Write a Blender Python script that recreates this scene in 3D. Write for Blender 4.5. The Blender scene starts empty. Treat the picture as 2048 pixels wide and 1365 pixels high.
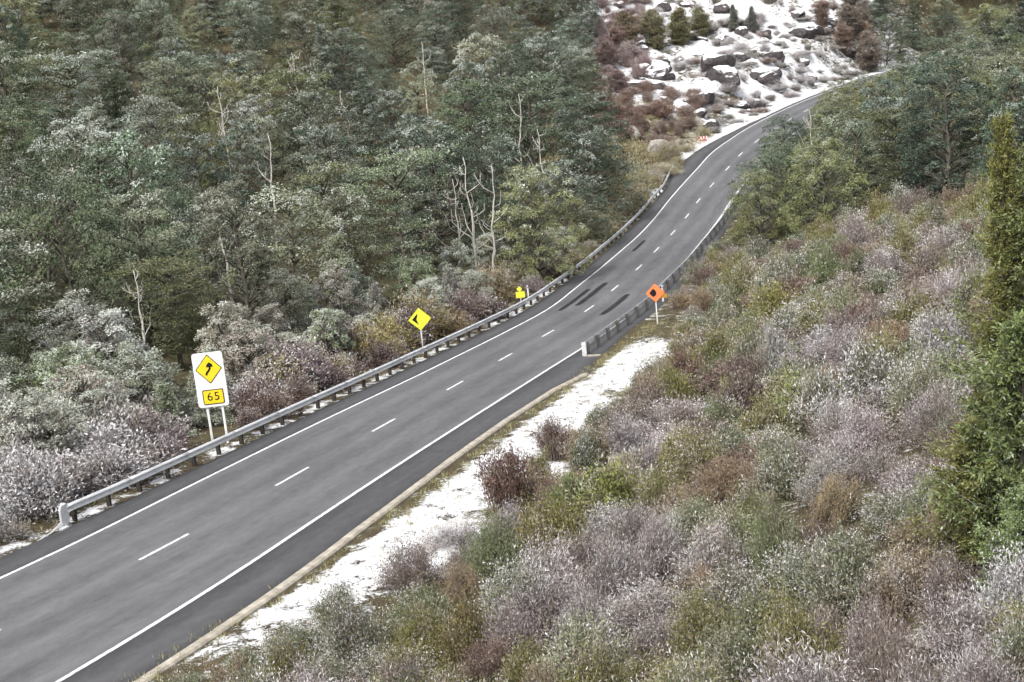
import bpy, math, random
import numpy as np
from mathutils import Matrix, Vector

scene = bpy.context.scene
COL = scene.collection

# ---------------------------------------------------------------- camera, sky, sun, exposure
PITCH, ROLL = math.radians(13.261), math.radians(5.872)
cp, sp, cr, sr = math.cos(PITCH), math.sin(PITCH), math.cos(ROLL), math.sin(ROLL)
_r0, _u0 = np.array([1., 0, 0]), np.array([0, sp, cp])
C_R, C_U, C_F = cr*_r0-sr*_u0, sr*_r0+cr*_u0, np.array([0, cp, -sp])
C_O, C_FPX = np.array([0, 0, 22.]), 2923.3
cam = bpy.data.cameras.new('camera'); cam_o = bpy.data.objects.new('camera', cam); COL.objects.link(cam_o)
cam.lens = C_FPX/2048*36; cam.sensor_width = 36; cam.clip_start = 0.5; cam.clip_end = 3000
cam_o.matrix_world = Matrix([[C_R[i], C_U[i], -C_F[i], C_O[i]] for i in range(3)]+[[0, 0, 0, 1]])
scene.camera = cam_o

SUN_EL, SUN_AZ = math.radians(52), math.radians(215)      # azimuth clockwise from +Y
world = bpy.data.worlds.new('World'); scene.world = world; world.use_nodes = True
wn = world.node_tree.nodes; wl = world.node_tree.links
sky = wn.new('ShaderNodeTexSky'); sky.sky_type = 'NISHITA'; sky.sun_disc = False
sky.sun_elevation = SUN_EL; sky.sun_rotation = SUN_AZ; sky.altitude = 600
sky.dust_density = 4.0; sky.air_density = 1.0
hs = wn.new('ShaderNodeHueSaturation'); hs.inputs['Saturation'].default_value = 0.22   # thick cloud: grey daylight
wl.new(sky.outputs[0], hs.inputs['Color']); wl.new(hs.outputs[0], wn['Background'].inputs[0])
wn['Background'].inputs[1].default_value = 0.115
sun = bpy.data.lights.new('sun', 'SUN'); sun.energy = 1.5; sun.angle = math.radians(11); sun.color = (1, .965, .92)
sun_o = bpy.data.objects.new('sun', sun); COL.objects.link(sun_o)
sd = Vector((math.sin(SUN_AZ)*math.cos(SUN_EL), math.cos(SUN_AZ)*math.cos(SUN_EL), math.sin(SUN_EL)))
sun_o.rotation_euler = sd.to_track_quat('Z', 'Y').to_euler()
scene.view_settings.view_transform = 'Standard'; scene.view_settings.look = 'None'
scene.view_settings.gamma = 1; scene.view_settings.use_curve_mapping = False
scene.view_settings.exposure = 1.28
scene.cycles.max_bounces = 2; scene.cycles.diffuse_bounces = 1; scene.cycles.use_denoising = True
scene.cycles.use_adaptive_sampling = True; scene.cycles.adaptive_threshold = 0.05; scene.cycles.transparent_max_bounces = 2

def proj(P):
    P = np.asarray(P, float)-C_O; z = P@C_F
    return np.stack([1024+C_FPX*(P@C_R)/z, 682.5-C_FPX*(P@C_U)/z, z], -1)

# ---------------------------------------------------------------- the lie of the road
# ROAD-BEGIN
CL=np.array([(-29.5,19.0,6.25,.04),(-26,24,6.15,.04),(-22,29.3,6.0,.04),(-18.4,34.8,5.85,.04),(-15.1,40.3,5.7,.04),(-12.2,45.9,5.35,.035),
(-9.07,53.67,4.85,.019),(-6.05,62.4,4.05,.014),(-3.12,71.9,3.0,.01),(-.353,81.57,1.85,.012),(2.663,91.17,.80,.012),(5.84,100.57,.06,.005),
(8.445,109.6,-.5,.006),(11.13,118.5,-.87,.006),(13.66,127.3,-1.13,.004),(16.3,136.2,-1.25,.005),(18.9,145.2,-1.25,.013),(21.41,154.2,-1.15,.029),
(24.36,163.3,-.85,.048),(27.65,172.5,-.42,.064),(31.0,181.8,.08,.077),(35.0,190.9,.6,.085),(39.1,200.1,.95,.085),(46.9,216.3,1.25,.085),
(55.1,231.9,1.4,.08),(63.3,246.3,1.5,.06),(73.3,261.4,1.6,.05),(84.5,275,1.6,.04),(97,287,1.4,.04),(111,297,1.2,.03)])
def catmull(P,n=24):
    P=np.vstack([2*P[0]-P[1],P,2*P[-1]-P[-2]]);out=[]
    for i in range(1,len(P)-2):
        t=np.linspace(0,1,n,endpoint=False)[:,None];a,b,c,d=P[i-1:i+3]
        out.append(.5*(2*b+(c-a)*t+(2*a-5*b+4*c-d)*t**2+(3*b-a-3*c+d)*t**3))
    return np.vstack(out+[P[-2:-1]])
_c=catmull(CL); _s=np.r_[0,np.cumsum(np.hypot(*np.diff(_c[:,:2],axis=0).T))]
RS=np.arange(0,_s[-1],.5)
RC=np.stack([np.interp(RS,_s,_c[:,k]) for k in range(4)],1)
def _sm(a,k):
    p=np.pad(a,k,mode='edge'); return np.convolve(p,np.ones(2*k+1)/(2*k+1),'valid')
for k in (0,1):
    RC[:,k]=np.where((RS>4)&(RS<RS[-1]-4),_sm(RC[:,k],6),RC[:,k])
RC[:,2]=_sm(_sm(RC[:,2],14),14); RC[:,3]=_sm(RC[:,3],14)
RT=np.gradient(RC[:,:2],axis=0); RT/=np.linalg.norm(RT,axis=1)[:,None]
RN=np.stack([-RT[:,1],RT[:,0]],1)          # to the left
RW=np.interp(RS,[0,30,62],[3.75,3.75,3.5]) # half width between edge lines
def at(s,l,dz=0):
    s=np.asarray(s,float);l=np.asarray(l,float)
    g=lambda a:np.interp(s,RS,a)
    return np.stack([g(RC[:,0])+l*g(RN[:,0]),g(RC[:,1])+l*g(RN[:,1]),g(RC[:,2])+np.clip(l,-6,6)*g(RC[:,3])+dz],-1)
def sl(x,y):
    x=np.asarray(x,float).ravel();y=np.asarray(y,float).ravel();S=np.empty(len(x));Lt=np.empty(len(x))
    for i0 in range(0,len(x),4000):
        dx=x[i0:i0+4000,None]-RC[None,:,0];dy=y[i0:i0+4000,None]-RC[None,:,1]
        k=np.argmin(dx*dx+dy*dy,axis=1);r=np.arange(len(k))
        S[i0:i0+4000]=RS[k]+dx[r,k]*RT[k,0]+dy[r,k]*RT[k,1];Lt[i0:i0+4000]=dx[r,k]*RN[k,0]+dy[r,k]*RN[k,1]
    return S,Lt
# ROAD-END
HILL = np.array([
 (-30,40,5.6),(-40,60,5.2),(-25,70,4.2),(-15,90,2.6),(-5,110,1.0),(5,130,.0),(12,150,.3),(18,165,1.2),(24,185,2.2),
 (-55,95,5.5),(-35,120,4.2),(-20,140,3.4),(-5,160,3.4),(6,180,4.5),(-80,150,13),(-50,170,10.5),(-25,185,9.5),(0,205,9.5),(14,215,7.5),
 (-100,230,32),(-60,240,26),(-30,250,21),(0,260,17.5),(25,262,13),(29,200,3.0),(36,215,3.6),(40,235,6.5),(50,255,8),(45,275,12.5),(60,290,14.5),(70,280,8.5),
 (80,320,20),(0,330,34),(-100,330,54),(120,340,20),(60,215,1.5),(80,240,2.5),(100,260,3.5),(40,170,.0),(60,180,1.5),(80,200,4),(30,140,-.6),(45,140,1.5),(60,150,4),(50,120,5),
 (7.8,21.9,10.2),(4.6,24.7,9.2),(1.6,28.6,7.6),(-.8,31.3,6.5),(-5.1,35.5,5.8),(6.1,31.9,8.2),(3.4,39.8,6.0),(8.6,28.3,9.4),(9.0,45.7,6.6),(5.4,58.6,4.0),(13,38,8.6),(11.9,41.5,7.6),
 (7.4,76.9,2.6),(10.5,70.9,3.2),(13.6,67.6,4.2),(16.5,60.5,5.6),(18.5,53.9,7.0),(14.3,105.9,.2),(19,92.9,2.2),(22.9,83.5,3.6),(25.8,74.6,5.0),(20.5,114.9,.3),(26.1,108.3,1.6),(32.6,104.6,3.0),
 (0,0,17.5),(20,5,15.5),(-20,5,12),(40,20,15),(30,35,12),(2,12,13.5),(60,60,13),(50,85,9),(-40,5,8),(-55,20,6.5),(0,-40,22),
 (-300,0,14),(300,0,22),(0,-220,30),(-300,300,75),(0,520,72),(300,400,60),(300,200,35),(-300,620,95),(300,650,85),(0,720,100)], float)
_H = HILL.copy(); _sc = 50.
def _phi(r2): return np.where(r2 > 1e-12, .5*r2*np.log(np.maximum(r2, 1e-12)), 0)
_xy = _H[:, :2]/_sc; _n = len(_xy)
_K = _phi(((_xy[:, None]-_xy[None])**2).sum(-1))+np.eye(_n)*.004
_Pm = np.c_[np.ones(_n), _xy]
_w = np.linalg.solve(np.block([[_K, _Pm], [_Pm.T, np.zeros((3, 3))]]), np.r_[_H[:, 2], 0, 0, 0])
def hill(x, y):
    q = np.stack([np.ravel(x), np.ravel(y)], 1)/_sc
    out = np.empty(len(q))
    for i in range(0, len(q), 20000):
        k = q[i:i+20000]
        out[i:i+20000] = _phi(((k[:, None]-_xy[None])**2).sum(-1))@_w[:_n]+_w[_n]+k@_w[_n+1:]
    return out
def rough(x, y):          # the broken cutting beyond the far curve
    w = np.clip((y-190)/14, 0, 1)*np.clip((x-16)/10, 0, 1)*np.clip((84-x)/10, 0, 1)
    return w*(.55*np.sin(x*.62+.9*np.sin(y*.33))*np.sin(y*.48+1.2*np.sin(x*.4))+.4*np.abs(np.sin(x*.8-y*.55+np.sin(y*.3)))+.25*np.sin(x*1.5+y*.9)*np.sin(y*1.3-x*.7))
def bumps(x, y):
    return (.16*np.sin(x*.9+1.3*np.sin(y*.41))*np.sin(y*.77+.9*np.sin(x*.53))+.10*np.sin(x*1.9+y*.6+2)*np.sin(y*2.1-x*.4)
            +.35*np.sin(x*.21+.5)*np.sin(y*.17+1.1)+rough(x, y))
def smooth(a, b, v):
    t = np.clip((v-a)/(b-a), 0, 1); return t*t*(3-2*t)
def terrain(x, y, grid=False):
    x = np.ravel(np.asarray(x, float)); y = np.ravel(np.asarray(y, float))
    S, Lt = sl(x, y)
    over = np.maximum(0, np.maximum(-S, S-RS[-1]))
    rz = at(np.clip(S, 0, RS[-1]), Lt)[:, 2]
    d = np.hypot(np.abs(Lt), over)
    w = np.where(Lt > 0, smooth(6.5, 15, d), smooth(8.5, 17, d))
    z = rz*(1-w)+(hill(x, y)+bumps(x, y))*w
    z = z-.10*(1-smooth(5.3, 7, d))
    if grid: z = z-.45*(1-smooth(5.2, 7.2, d))
    return z

# ---------------------------------------------------------------- materials
def lin(r, g, b):
    f = lambda c: (c/255/12.92 if c/255 <= .04045 else ((c/255+.055)/1.055)**2.4)
    return (f(r), f(g), f(b), 1)
def newmat(name, rough=.8, spec=.25):
    m = bpy.data.materials.new(name); m.use_nodes = True
    b = m.node_tree.nodes['Principled BSDF']; b.inputs['Roughness'].default_value = rough
    b.inputs['Specular IOR Level'].default_value = spec
    return m, m.node_tree.nodes, m.node_tree.links, b
def noise(n, l, vec, scale, detail=4, rough=.55, dist=0):
    t = n.new('ShaderNodeTexNoise'); t.inputs['Scale'].default_value = scale; t.inputs['Detail'].default_value = detail
    t.inputs['Roughness'].default_value = rough; t.inputs['Distortion'].default_value = dist
    if vec is not None: l.new(vec, t.inputs['Vector'])
    return t.outputs['Fac']
def ramp(n, l, fac, stops):
    r = n.new('ShaderNodeValToRGB'); e = r.color_ramp.elements
    while len(e) < len(stops): e.new(.5)
    for k, (p, c) in enumerate(stops):
        e[k].position = p; e[k].color = c if len(c) == 4 else (*c, 1)
    l.new(fac, r.inputs[0]); return r.outputs[0]
def mix(n, l, fac, a, b, mode='MIX'):
    m = n.new('ShaderNodeMix'); m.data_type = 'RGBA'; m.blend_type = mode
    for sock, v in ((m.inputs[0], fac), (m.inputs[6], a), (m.inputs[7], b)):
        if hasattr(v, 'links'): l.new(v, sock)
        else: sock.default_value = v
    return m.outputs[2]
def math_(n, l, op, a, b=0., c=None):
    m = n.new('ShaderNodeMath'); m.operation = op
    for k, v in enumerate((a, b) if c is None else (a, b, c)):
        if hasattr(v, 'links'): l.new(v, m.inputs[k])
        else: m.inputs[k].default_value = v
    return m.outputs[0]
def mapr(n, l, v, a, b, c=0., d=1.):
    m = n.new('ShaderNodeMapRange'); m.clamp = True
    l.new(v, m.inputs[0])
    for k, q in enumerate((a, b, c, d)): m.inputs[k+1].default_value = q
    return m.outputs[0]
def bump(n, l, h, b, strength=.4, dist=.05):
    u = n.new('ShaderNodeBump'); u.inputs['Strength'].default_value = strength; u.inputs['Distance'].default_value = dist
    l.new(h, u.inputs['Height']); l.new(u.outputs[0], b.inputs['Normal'])
def plain(name, col, rough=.6, spec=.3, metal=0., var=.12, scale=3.5):
    m, n, l, b = newmat(name, rough, spec); b.inputs['Metallic'].default_value = metal
    co = n.new('ShaderNodeTexCoord'); f = noise(n, l, co.outputs['Object'], scale, 5)
    lo = tuple(c*(1-var*2) for c in col[:3]); hi = tuple(min(1, c*(1+var)) for c in col[:3])
    l.new(ramp(n, l, f, [(.3, lo), (.7, hi)]), b.inputs['Base Color'])
    return m
SNOW = (.80, .81, .83, 1)

def ground_mat():
    m, n, l, b = newmat('frosted_ground', .95, .1)
    co = n.new('ShaderNodeTexCoord').outputs['Object']
    big = noise(n, l, co, .25, 3); mid = noise(n, l, co, 1.6, 5); fine = noise(n, l, co, 9, 6, .7)
    earth = ramp(n, l, fine, [(.25, lin(44, 38, 33)), (.5, lin(78, 68, 55)), (.75, lin(112, 101, 80))])
    earth = mix(n, l, mapr(n, l, mid, .4, .65), earth, lin(92, 90, 62))
    at_ = n.new('ShaderNodeAttribute'); at_.attribute_name = 'snow'
    t = math_(n, l, 'ADD', math_(n, l, 'MULTIPLY', mid, .55), math_(n, l, 'MULTIPLY', fine, .45))
    t = math_(n, l, 'ADD', t, math_(n, l, 'SUBTRACT', at_.outputs['Fac'], .62))
    fac = mapr(n, l, t, .37, .45)
    l.new(mix(n, l, fac, earth, mix(n, l, mapr(n, l, fine, .35, .65), lin(200, 199, 198), SNOW)), b.inputs['Base Color'])
    bump(n, l, math_(n, l, 'ADD', fine, math_(n, l, 'MULTIPLY', fac, .5)), b, .6, .08)
    return m
def asphalt(name, lo, hi, streak=1.):
    m, n, l, b = newmat(name, .75, .35)
    uv = n.new('ShaderNodeUVMap').outputs[0]
    def mapped(sx, sy):
        mp = n.new('ShaderNodeMapping'); mp.inputs['Scale'].default_value = (sx, sy, 1); l.new(uv, mp.inputs[0]); return mp.outputs[0]
    st = noise(n, l, mapped(1, .11), 2.4, 6, .65, .6); blot = noise(n, l, mapped(.42, .13), 1.0, 6, .65, 1.2)
    big_ = noise(n, l, mapped(.12, .05), 1.0, 2); mid_ = noise(n, l, mapped(1, .5), 3.2, 5, .7, .5); fine = noise(n, l, uv, 24, 5, .8)
    f = math_(n, l, 'ADD', math_(n, l, 'MULTIPLY', st, .34*streak), math_(n, l, 'MULTIPLY', blot, .30))
    f = math_(n, l, 'ADD', f, math_(n, l, 'MULTIPLY', mid_, .36+.34*(1-streak)))
    f = math_(n, l, 'ADD', f, math_(n, l, 'MULTIPLY', math_(n, l, 'SUBTRACT', big_, .5), .35))
    f = math_(n, l, 'ADD', f, math_(n, l, 'MULTIPLY', math_(n, l, 'SUBTRACT', fine, .5), .75))
    sep = n.new('ShaderNodeSeparateXYZ'); l.new(uv, sep.inputs[0])
    # the wheel paths of both lanes are polished a little darker
    wv = math_(n, l, 'COSINE', math_(n, l, 'MULTIPLY', math_(n, l, 'ABSOLUTE', sep.outputs[0]), 2*math.pi/1.75))
    f = math_(n, l, 'ADD', f, math_(n, l, 'MULTIPLY', wv, .055*streak))
    c = ramp(n, l, f, [(.28, lo), (.52, tuple((a+q)/2 for a, q in zip(lo, hi))), (.76, hi)])
    l.new(c, b.inputs['Base Color'])
    l.new(mapr(n, l, blot, .3, .7, .55, .9), b.inputs['Roughness'])
    bump(n, l, fine, b, .35, .015)
    return m
def paint_mat(name, col, wear=.45):
    m, n, l, b = newmat(name, .7, .3)
    co = n.new('ShaderNodeTexCoord').outputs['Object']
    f = noise(n, l, co, 5, 6, .75)
    l.new(mix(n, l, mapr(n, l, f, wear-.12, wear+.1), lin(120, 118, 122), col), b.inputs['Base Color'])
    return m
def leaf_mat(name, frostcol, second):
    """leaf colour = object tint x the leaf's own tone; frost lies on the leaves that carry a high frost value"""
    m, n, l, b = newmat(name, .75, .22)
    oi = n.new('ShaderNodeObjectInfo'); a = n.new('ShaderNodeAttribute'); a.attribute_name = 'leaf'
    sep = n.new('ShaderNodeSeparateColor'); l.new(a.outputs['Color'], sep.inputs[0])
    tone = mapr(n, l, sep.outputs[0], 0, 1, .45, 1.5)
    two = mix(n, l, a.outputs['Alpha'], oi.outputs['Color'], second)
    vm = n.new('ShaderNodeVectorMath'); vm.operation = 'SCALE'; l.new(two, vm.inputs[0]); l.new(tone, vm.inputs[3])
    hsv = n.new('ShaderNodeHueSaturation'); l.new(vm.outputs[0], hsv.inputs['Color'])
    l.new(mapr(n, l, sep.outputs[2], 0, 1, .455, .545), hsv.inputs['Hue'])
    thr = math_(n, l, 'ADD', sep.outputs[1], oi.outputs['Alpha'])
    fac = mapr(n, l, thr, .86, 1.2, 0, .8)
    l.new(mix(n, l, fac, hsv.outputs[0], frostcol), b.inputs['Base Color'])
    return m
def bark_mat(name, a, c, frost=.5):
    m, n, l, b = newmat(name, .9, .15)
    co = n.new('ShaderNodeTexCoord').outputs['Object']
    mp = n.new('ShaderNodeMapping'); mp.inputs['Scale'].default_value = (1, 1, .35); l.new(co, mp.inputs[0])
    f = noise(n, l, mp.outputs[0], 7, 6, .7)
    l.new(ramp(n, l, f, [(.3, a), (.65, c)]), b.inputs['Base Color']); bump(n, l, f, b, .5, .03)
    return m
def metal_mat(name, col, rough=.5):
    m, n, l, b = newmat(name, rough, .5); b.inputs['Metallic'].default_value = .15
    co = n.new('ShaderNodeTexCoord').outputs['Object']
    f = noise(n, l, co, 1.2, 6, .7); g = noise(n, l, co, 14, 4)
    f = math_(n, l, 'ADD', math_(n, l, 'MULTIPLY', f, .7), math_(n, l, 'MULTIPLY', g, .3))
    l.new(ramp(n, l, f, [(.32, tuple(v*.6 for v in col[:3])), (.6, col)]), b.inputs['Base Color'])
    return m
M = {}
M['ground'] = ground_mat()
M['road'] = asphalt('chipseal', lin(70, 70, 71), lin(116, 115, 117))
M['shoulder'] = asphalt('dark_shoulder_seal', lin(60, 60, 61), lin(98, 97, 99), .8)
M['patch'] = asphalt('wet_dark_seal', lin(18, 18, 20), lin(36, 36, 39), .5)
M['paint'] = paint_mat('white_road_paint', (.80, .80, .80, 1), .43)
M['kerb'] = plain('weathered_concrete', lin(172, 164, 150), .85, .2, var=.2, scale=3)
M['rail'] = metal_mat('galvanised_steel', lin(220, 221, 222))
M['steelpost'] = plain('weathered_steel_post', lin(90, 87, 84), .7, .3, var=.2)
M['railpost'] = plain('dark_rail_post', lin(62, 58, 55), .8, .2, var=.2)
M['white'] = plain('white_sign_face', (.80, .80, .78, 1), .45, .4, var=.09)
M['postwhite'] = plain('white_post_paint', (.78, .77, .74, 1), .6, .3, var=.08)
M['yellow'] = plain('yellow_sign_face', (.88, .62, .02, 1), .45, .4, var=.06)
M['lemon'] = plain('fluorescent_yellow_face', (.80, .80, .06, 1), .45, .4, var=.05)
M['orange'] = plain('orange_sign_face', (.86, .24, .09, 1), .45, .4, var=.06)
M['amber'] = plain('amber_plate', (.46, .24, .03, 1), .5, .3, var=.1)
M['black'] = plain('black_sign_ink', (.012, .012, .012, 1), .5, .3, var=.1)
M['signback'] = metal_mat('sign_back', lin(150, 150, 150))
M['red'] = plain('red_marker_face', (.62, .05, .04, 1), .5, .3, var=.1)
M['leaf'] = leaf_mat('frosted_leaf', (.60, .64, .58, 1), lin(120, 116, 98))
M['needle'] = leaf_mat('frosted_scrub', (.70, .69, .70, 1), lin(150, 138, 124))
M['bark'] = bark_mat('beech_bark', lin(70, 64, 58), lin(126, 120, 110))
M['deadwood'] = bark_mat('bleached_wood', lin(168, 163, 154), lin(212, 207, 198))
M['twig'] = bark_mat('scrub_twig', lin(92, 80, 74), lin(140, 126, 118))
M['rock'] = None

# ---------------------------------------------------------------- mesh helpers
def mesh_np(name, V, F, mats, uv=None, smooth_=False, attr=None, midx=None):
    V = np.asarray(V, np.float32); me = bpy.data.meshes.new(name)
    k = F.shape[1]; me.vertices.add(len(V)); me.vertices.foreach_set('co', V.ravel())
    me.loops.add(F.size); me.loops.foreach_set('vertex_index', F.astype(np.int32).ravel())
    me.polygons.add(len(F)); me.polygons.foreach_set('loop_start', np.arange(0, F.size, k, dtype=np.int32))
    me.polygons.foreach_set('loop_total', np.full(len(F), k, np.int32))
    if smooth_: me.polygons.foreach_set('use_smooth', np.ones(len(F), bool))
    for m in mats: me.materials.append(m)
    if midx is not None: me.polygons.foreach_set('material_index', np.asarray(midx, np.int32))
    me.update(calc_edges=True)
    if uv is not None:
        u = me.uv_layers.new(name='UVMap'); u.data.foreach_set('uv', np.asarray(uv, np.float32)[F.ravel()].ravel())
    if attr is not None:
        for an, av in attr.items():
            if av.ndim == 1:
                a = me.attributes.new(an, 'FLOAT', 'POINT'); a.data.foreach_set('value', av.astype(np.float32))
            else:
                a = me.attributes.new(an, 'FLOAT_COLOR', 'POINT')
                a.data.foreach_set('color', (av if av.shape[1] == 4 else np.c_[av, np.ones(len(av))]).astype(np.float32).ravel())
    return me
def link(name, me, parent=None, loc=None, rz=0., scale=None):
    o = bpy.data.objects.new(name, me); COL.objects.link(o)
    if parent is not None: o.parent = parent
    if loc is not None: o.location = loc
    if rz: o.rotation_euler = (0, 0, rz)
    if scale is not None: o.scale = scale if hasattr(scale, '__len__') else (scale,)*3
    return o
def tag(o, label, cat, group=None):
    o['label'] = label; o['category'] = cat
    if group: o['group'] = group
    return o
def struct(o): o['kind'] = 'structure'; return o
class MB:
    def __init__(s): s.v = []; s.f = []
    def add(s, V, F):
        b = len(s.v); s.v += [tuple(map(float, p)) for p in V]; s.f += [tuple(i+b for i in f) for f in F]; return s
    def box(s, x0, x1, y0, y1, z0, z1):
        return s.add([(x0,y0,z0),(x1,y0,z0),(x1,y1,z0),(x0,y1,z0),(x0,y0,z1),(x1,y0,z1),(x1,y1,z1),(x0,y1,z1)],
                     [(0,3,2,1),(4,5,6,7),(0,1,5,4),(1,2,6,5),(2,3,7,6),(3,0,4,7)])
    def prism(s, pts, y0, y1):          # outline in x,z (counter-clockwise seen from -y), thickness along y
        n = len(pts)
        return s.add([(x, y0, z) for x, z in pts]+[(x, y1, z) for x, z in pts],
                     [tuple(range(n)), tuple(range(2*n-1, n-1, -1))]+[(i, i+n, (i+1) % n+n, (i+1) % n) for i in range(n)])
    def tube(s, P, R, sides=6):
        P = np.asarray(P, float); n = len(P); T = np.gradient(P, axis=0); T /= np.linalg.norm(T, axis=1)[:, None]+1e-9
        V = []
        for i in range(n):
            a = np.cross(T[i], [0.31, .9, .1]); a /= np.linalg.norm(a)+1e-9; b = np.cross(T[i], a)
            for k in range(sides):
                q = 2*math.pi*k/sides; V.append(P[i]+R[i]*(math.cos(q)*a+math.sin(q)*b))
        F = [(i*sides+k, i*sides+(k+1) % sides, (i+1)*sides+(k+1) % sides, (i+1)*sides+k) for i in range(n-1) for k in range(sides)]
        F += [tuple(range(sides-1, -1, -1)), tuple(range((n-1)*sides, n*sides))]
        return s.add(V, F)
    def mesh(s, name, mat, smooth_=False, bevel=0.):
        me = bpy.data.meshes.new(name); me.from_pydata(s.v, [], s.f)
        if mat: me.materials.append(mat)
        if smooth_: me.polygons.foreach_set('use_smooth', np.ones(len(me.polygons), bool))
        if bevel:
            import bmesh
            bm = bmesh.new(); bm.from_mesh(me)
            bmesh.ops.bevel(bm, geom=bm.edges[:], offset=bevel, segments=2, affect='EDGES'); bm.to_mesh(me); bm.free()
        me.update(); return me
    def build(s, name, mat, parent=None, smooth_=False, bevel=0., **k): return link(name, s.mesh(name, mat, smooth_, bevel), parent, **k)

# ---------------------------------------------------------------- ground
def nonuni(a, b, lo, hi, step, grow=1.18):
    v = list(np.arange(lo, hi+1e-6, step)); d = step; x = hi
    while x < b: d *= grow; x += d; v.append(x)
    d = step; x = lo
    while x > a: d *= grow; x -= d; v.insert(0, x)
    return np.array(v)
gx = nonuni(-900, 900, -62, 74, 1.0); gy = nonuni(-500, 1500, 16, 250, 1.0)
GX, GY = np.meshgrid(gx, gy); gz = terrain(GX, GY, True)
S_, L_ = sl(GX, GY)
snow = np.where(L_ > 0, .40, .44)
snow = np.where((L_ < -6) & (L_ > -11) & (S_ > 24) & (S_ < 80), .56, snow)
hillsnow = smooth(185, 205, GY.ravel())*smooth(14, 26, GX.ravel())*(1-smooth(72, 90, GX.ravel()))*(1-smooth(330, 380, GY.ravel()))
_hx, _hy = GX.ravel(), GY.ravel()
snow = np.where(hillsnow > .02, np.maximum(snow, .44+hillsnow*(.03+.15+.10*np.sin(_hx*.35+1.1*np.sin(_hy*.21))*np.sin(_hy*.28+.8*np.sin(_hx*.3))-.07*(np.abs(np.sin(_hx*.8-_hy*.55+np.sin(_hy*.3))) > .8))), snow)
ny, nx = GX.shape; idx = np.arange(ny*nx).reshape(ny, nx)
GF = np.stack([idx[:-1, :-1], idx[:-1, 1:], idx[1:, 1:], idx[1:, :-1]], -1).reshape(-1, 4)
ground = struct(link('ground', mesh_np('ground', np.c_[GX.ravel(), GY.ravel(), gz], GF, [M['ground']], smooth_=True, attr={'snow': snow})))

# ---------------------------------------------------------------- road, markings, kerb, verges
def strip(name, s0, s1, l0, l1, dz, mat, parent=None, step=1., nl=2, zf=None, attr=None, skirt=False):
    s = np.arange(s0, s1+step*.5, step); s[-1] = s1
    f0 = l0(s) if callable(l0) else np.full(len(s), l0); f1 = l1(s) if callable(l1) else np.full(len(s), l1)
    t = np.linspace(0, 1, nl); Lm = f0[:, None]*(1-t)+f1[:, None]*t; Sm = np.repeat(s[:, None], nl, 1)
    V = at(Sm.ravel(), Lm.ravel(), dz)
    if zf: V[:, 2] = zf(V, Sm.ravel(), Lm.ravel())
    uv = np.c_[Lm.ravel(), Sm.ravel()]
    i = np.arange(len(V)).reshape(len(s), nl)
    F = np.stack([i[:-1, :-1], i[1:, :-1], i[1:, 1:], i[:-1, 1:]], -1).reshape(-1, 4)
    if f0[0] < f1[0]: F = F[:, ::-1]
    if skirt:
        for e, fl in ((i[:, 0], 0), (i[:, -1], 1)):
            b = len(V); V = np.vstack([V, V[e]-[0, 0, .4]]); uv = np.vstack([uv, uv[e]]); k = np.arange(len(e))+b
            F = np.vstack([F, np.stack([e[:-1], e[1:], k[1:], k[:-1]], -1)])
    a = {kk: fn(Sm.ravel(), Lm.ravel()) for kk, fn in attr.items()} if attr else None
    return link(name, mesh_np(name, V, F, [mat], uv=uv, attr=a, smooth_=True), parent)
LLs, LLv = [0, 27, 38, 54, 65, 92, 101, 112, 125, 146, 160, 175, 187, 212, 260, 300], [3.3, 3.3, 3.55, 3.5, 3.3, 3.2, 3.42, 3.48, 3.28, 3.38, 3.6, 3.9, 3.75, 3.45, 3.3, 3.3]
RLs, RLv = [0, 20, 25, 30, 36, 45, 60, 73, 80, 90, 110, 300], [4.4, 4.3, 4.05, 3.65, 3.42, 3.42, 3.55, 3.75, 3.65, 3.4, 3.4, 3.4]
lineL = lambda s: _smi(s, LLs, LLv); lineR = lambda s: -_smi(s, RLs, RLv)
_fine = np.arange(-5, 320, .5)
def _smi(s, xs, vs):
    v = np.interp(_fine, xs, vs); v = _sm(_sm(v, 10), 8); return np.interp(s, _fine, v)
SEND = RS[-1]-1
kerbL = lambda s: -np.interp(s, [0, 24, 35, 44, 51, 58, 62, 64, 68, 80, 300], [6.5, 6.1, 5.42, 5.2, 5.2, 5.45, 5.95, 6.1, 5.6, 5.0, 4.7])
edgeL = lambda s: np.interp(s, [0, 145, 152, 160, 172, 182, 192, 205, 300], [4.85, 4.85, 5.0, 6.3, 6.1, 5.5, 4.7, 4.1, 4.0])
road = struct(strip('road', 0, SEND, lambda s: lineL(s)+.08, lambda s: lineR(s)-.08, 0, M['road'], nl=9))
strip('sealed_shoulder', 0, SEND, lambda s: lineR(s)-.08, kerbL, 0, M['shoulder'], road, nl=3, skirt=True)
strip('sealed_shoulder', 0, SEND, edgeL, lambda s: lineL(s)+.08, 0, M['shoulder'], road, nl=3, skirt=True)
strip('edge_line', 0, SEND, lambda s: lineL(s)+.07, lambda s: lineL(s)-.06, .005, M['paint'], road, .5)
strip('edge_line', 0, SEND, lambda s: lineR(s)+.07, lambda s: lineR(s)-.07, .005, M['paint'], road, .5)
dash_c = [15.5, 23.6, 32.3, 40.95, 50.0, 60.0, 69.6, 79.0, 89.4, 98.6, 108.4, 117.4, 126.6, 136, 145, 154.4, 164.6, 173.6]+[183+9.6*k for k in range(12)]
for c in dash_c:
    strip('lane_dash', c-1.35, c+1.35, .12+.06, .12-.06, .005, M['paint'], road, .45)
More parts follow.
